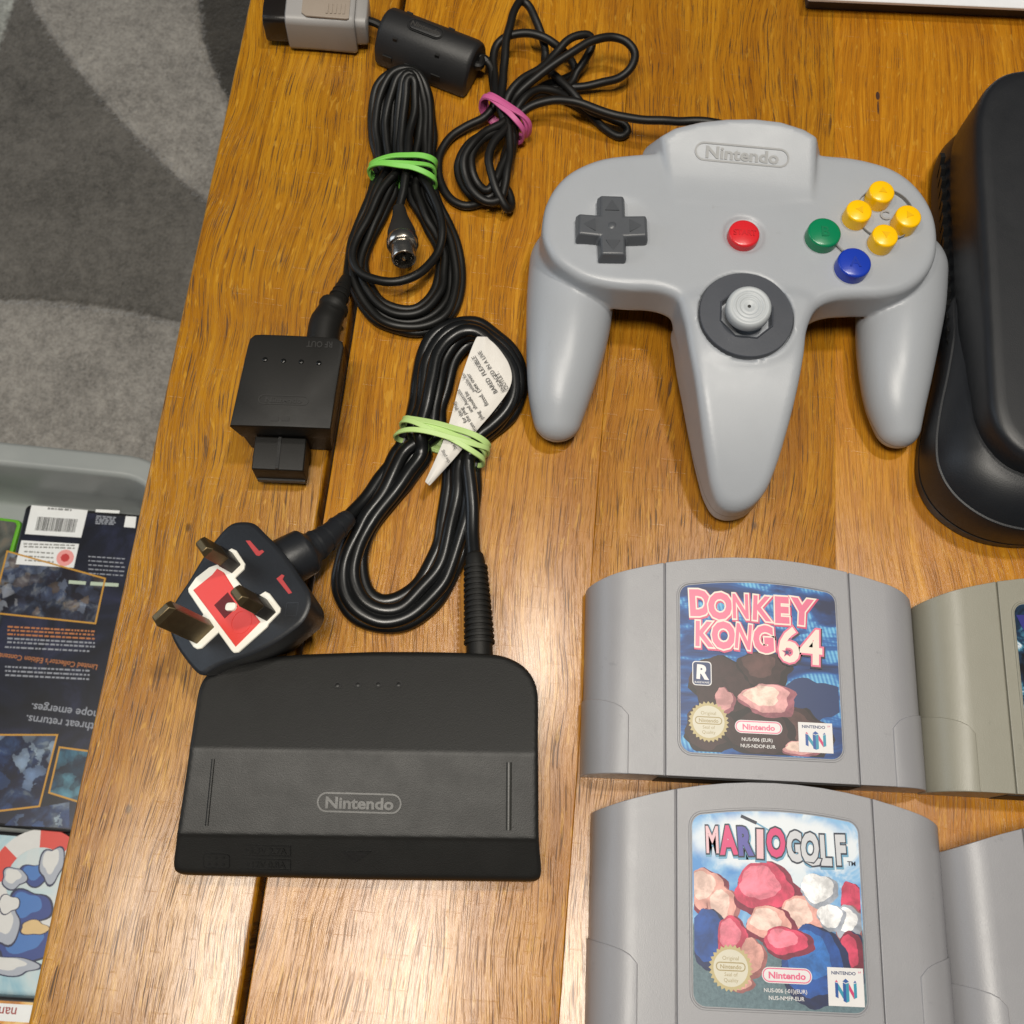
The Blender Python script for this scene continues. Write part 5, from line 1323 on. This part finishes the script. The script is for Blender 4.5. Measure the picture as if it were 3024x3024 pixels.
def letters(L, word, x0, x1, yb, h, cols, outline, shadow, tilt=0.0, jig=0.0, seed=1, off=0.06, base=6):
    rs = random.Random(seed); n = len(word); wch = (x1 - x0) / n
    for i, ch in enumerate(word):
        x = x0 + wch * (i + 0.5); y = yb + math.tan(tilt) * (x - x0) + rs.uniform(-jig, jig); r = tilt + rs.uniform(-0.08, 0.08) * (jig > 0)
        xs = 0.80 * wch / (h * (0.98 if ch in 'MNW' else 0.55 if ch == 'I' else 0.80)); xs = min(max(xs, 0.5), 1.7)
        k = base + 3 * i; o2 = off - (0.03 if ch in 'MNK' else 0.0)
        L.text(ch, x + 0.25, y - 0.35, h, shadow, k, o2 + 0.06, r, xs); L.text(ch, x, y, h, outline, k + 1, o2 + 0.035, r, xs)
        L.text(ch, x, y, h, cols[i % len(cols)], k + 2, o2 - 0.012, r, xs)
def place_cart(cx, cy, rot, label, mat):
    return Thing('game_cartridge', (cx, cy, 0.0), label, 'game cartridge', 'grey game cartridges', rot), mat
# cartridge with the pink title on blue
th, m = place_cart(93.4, 45.4, math.radians(2.9), 'grey cartridge with pink DONKEY KONG 64 title on a blue label', cart_g)
cart(th, m); lab = label_obj(th, jungle_art()); L = Lab(th, lab)
letters(L, 'DONKEY', -23.6, 18.6, 58.4, 8.6, [pink_i], cream_i, mag_i, -0.03, 0.3, 2, 0.066)
letters(L, 'KONG', -22.4, 5.0, 48.0, 8.6, [pink_i], cream_i, mag_i, -0.03, 0.3, 3, 0.066, 26)
L.text('64', 14.2, 45.0, 12.0, dark_i, 40, 0.075, -0.05, 0.92); L.text('64', 14.0, 45.4, 12.0, pink_i, 41, 0.06, -0.05, 0.92); L.text('64', 14.0, 45.4, 12.0, cream_i, 42, 0.022, -0.05, 0.92)
rl0 = 0
b1, b2, b3 = printm('rock_dark', (26, 16, 20)), printm('rock_brown', (52, 32, 34)), printm('rock_light', (84, 56, 54))
s1, s2, s3 = printm('sand_dark', (146, 86, 98)), printm('sand_mid', (206, 150, 150)), printm('sand_light', (226, 196, 182))
for (x, y, a, b, cl_, sd) in ((18, 27, 11, 7, (navy_i,), 21), (-10, 29, 14, 11, (b1, b2), 1), (2, 36, 9, 7, (b1, b2, b3), 2), (-16, 15, 10, 8, (b1, b2), 3), (14, 14, 9, 10, (b1, b2, b3), 4), (1, 14, 12, 8, (b1, b2), 5), (3, 26, 9.5, 5.6, (s1, s2, s3), 6), (-12, 25, 3.4, 4.5, (s1, s2), 8), (13, 10.5, 6, 2.6, (s1, s2, s3), 9)):
    rock(L, x, y, a, b, cl_, sd, rl0); rl0 += len(cl_)
star = [(9.4 + r * math.cos(a), 42.6 + r * math.sin(a)) for i in range(10) for r, a in [((1.9 if i % 2 == 0 else 0.8), math.pi / 2 + math.pi * i / 5)]]
L.poly('star', star, mag_i, 43); L.poly('star', [((x - 9.4) * 0.62 + 9.4, (y - 42.6) * 0.62 + 42.6) for x, y in star], navy_i, 44)
L.text('TM', 5.2, 53.0, 1.0, white_i, 9)
L.poly('studio_badge', rrect(6.5, 8.2, 1.2, 4, -19.6, 34.0), white_i, 6); L.poly('studio_badge', rrect(5.9, 7.6, 1.0, 4, -19.6, 34.0), navy_i, 7)
L.text('R', -19.6, 34.6, 4.6, white_i, 8, 0.05, -0.06, 1.0); L.text('RAREWARE', -19.6, 31.0, 0.7, white_i, 8)
common(L, -17.6, 18.0, 6.8, -1.0, 17.0, 15.8, 4.3, 'NUS-006 (EUR)', 'NUS-NDOP-EUR', 12.2, 23.6, 9.6, 19.4)
# cartridge with the golf title
th, m = place_cart(100.6, -30.6, math.radians(2.8), 'grey cartridge with MARIO GOLF title on a sky blue label', cart_g)
cart(th, m); lab = label_obj(th, golf_art()); L = Lab(th, lab)
pk1 = flat('label_pale_pink', (216, 176, 183), 0.35); pk2 = flat('label_hot_pink', (203, 59, 113), 0.35); pu = flat('label_purple', (82, 79, 154), 0.35); gy_ = flat('label_silver', (192, 194, 199), 0.35); dt = flat('label_outline', (27, 36, 54), 0.4); lb = flat('label_halo', (99, 151, 180), 0.35)
letters(L, 'MARIO', -23.0, 2.6, 57.0, 8.2, [pk1, pk2, pu, pk1, pk2], dt, lb, -0.01, 0.4, 5, 0.066)
letters(L, 'GOLF', 3.6, 23.2, 56.0, 8.6, [gy_], dt, lb, -0.01, 0.4, 6, 0.066, 24)
L.text('TM', 24.2, 51.6, 1.4, dt, 9, 0.02)
rl0 = 0
r1, r2, r3 = printm('bush_dark', (116, 30, 56)), printm('bush_red', (196, 60, 92)), printm('bush_pink', (224, 120, 140))
f1, f2, f3 = printm('bank_dark', (150, 92, 92)), printm('bank_mid', (214, 156, 146)), printm('bank_light', (230, 196, 184))
u1, u2, u3 = printm('bag_dark', (12, 30, 74)), printm('bag_blue', (20, 70, 142)), printm('bag_light', (36, 104, 178))
w1_, w2_ = printm('ball_shade', (150, 156, 168)), printm('ball_white', (226, 226, 228))
for (x, y, a, b, cl_, sd) in ((-22, 41, 6.5, 7, (r1, f2, f3), 1), (-17, 35, 5, 8, (f1, f2, f3), 2), (24, 40, 4, 6, (r1, r2), 3), (23, 33, 5.5, 6, (f1, w1_, w2_), 4), (23, 23, 5.5, 8, (u1, r1, r2), 5), (-22, 27, 6, 9, (u1, u2), 6), (-14, 27, 5.5, 7, (r1, r2, r3), 7), (-8, 22, 4, 6, (f1, f2), 8), (-3, 42, 10.5, 8.5, (r1, r2, r3), 9), (8, 34, 8, 7, (f1, f2, f3), 10), (-2, 32, 8, 5.5, (r1, f2, f3), 11), (12, 20, 11, 12, (u1, u2, u3), 12), (3, 27, 8, 4.6, (r1, r2, r3), 13), (13.5, 43, 6, 5, (w1_, w2_), 14), (17, 35, 4.5, 4, (w1_, w2_), 15), (-12, 15, 4, 3, (f1, f2), 16)):
    rock(L, x, y, a, b, cl_, sd, rl0, 0.12); rl0 += len(cl_)
def stick(pts, w, mat, lvl): 
    (ax_, ay_), (bx_, by_) = pts; d = np.array([bx_ - ax_, by_ - ay_]); d = d / np.linalg.norm(d); n_ = np.array([-d[1], d[0]]) * w / 2
    L.poly('golf_club', [np.array([ax_, ay_]) - n_, np.array([bx_, by_]) - n_, np.array([bx_, by_]) + n_, np.array([ax_, ay_]) + n_], mat, lvl)
stick(((-11, 64.6), (-6, 62.6)), 1.0, dt, 5); stick(((-6, 62.6), (12, 53.2)), 0.5, lb, 5)
L.poly('club_head', [(8.5, 51.6), (11.5, 49.8), (14.0, 50.2), (15.0, 52.8), (13.4, 53.0), (12.0, 51.4)], dt, 40); L.poly('club_head', [(9.3, 51.4), (11.5, 50.3), (13.7, 50.7), (14.5, 52.5), (13.5, 52.6), (12.0, 50.9)], gy_, 41)
common(L, -15.2, 19.0, 6.9, 2.2, 17.6, 15.6, 4.6, 'NUS-006 (-01)(EUR)', 'NUS-NMFP-EUR', 14.8, 26.0, 9.6, 20.6)
# olive-tinted one whose label is only just in view, and the last one
th, m = place_cart(209.0, 50.6, math.radians(2.5), 'olive tinted grey cartridge with a dark label edge', cart_o)
cart(th, m)
N = NT('dark_blue_print'); p = N.obj(); k = N.noise(p, 90, 5, 0.6, 1.4)
lab = label_obj(th, N.out(Base_Color=N.ramp(k, [(0.36, lin((8, 9, 16))), (0.5, lin((22, 50, 78))), (0.58, lin((70, 130, 156))), (0.66, lin((206, 214, 222)))]), Roughness=0.28, Coat_Weight=0.15))
L = Lab(th, lab)
L.poly('title_panel', [(-26.4, 60.4), (-10, 61.5), (-10, 54), (-23.5, 53.0)], flat('label_indigo', (39, 39, 117), 0.35), 3)
th, m = place_cart(216.0, -31.0, math.radians(4.6), 'plain grey cartridge with a bright left edge beside the golf cartridge', cart_g)
cart(th, m); label_obj(th, jungle_art())

# ------------------------------------------------------------------ things cut by the picture's top edge
wq0, wq1 = P(2500, 1, 10), P(3024, 24, 10)
wa = math.atan2(wq1[1] - wq0[1], wq1[0] - wq0[0])
wb = Thing('white_box', (*((wq0 + wq1) / 2)[:2], 0), 'white cardboard box edge at the far side of the table', 'box', None, wa)
wb.local = True
card = flat('white_card', (224, 226, 230), 0.55)
mesh('box_shadow_tray', *prism_geo(rrect(168, 106, 1.0, 3, 30, 56.6), [(0.3, 0.4), (8.6, 0.4)]), plastic('tray_shadow', (60, 50, 46), 0.6), wb, smooth=40)  # tray coloured dark to paint in the shadow below the lid
mesh('box_lid', *prism_geo(rrect(171, 111, 1.0, 3, 30, 55.5), [(8.4, 0.2), (9.8, 0), (10.1, 0.3)]), card, wb, smooth=40)
dq_ = P(2402, -46, 0)
g = xform(strips([(circle(r, 28), z) for r, z in ((0.01, 0.2), (8.5, 0.2), (9.2, 1.2), (9.2, 9.0), (8.6, 11.0), (6.5, 12.2), (0.01, 12.4))]), (np.eye(3), dq_))
tag(mesh('black_cap', *g, bk, smooth=40), 'round black plastic cap beside the white box', 'cap')
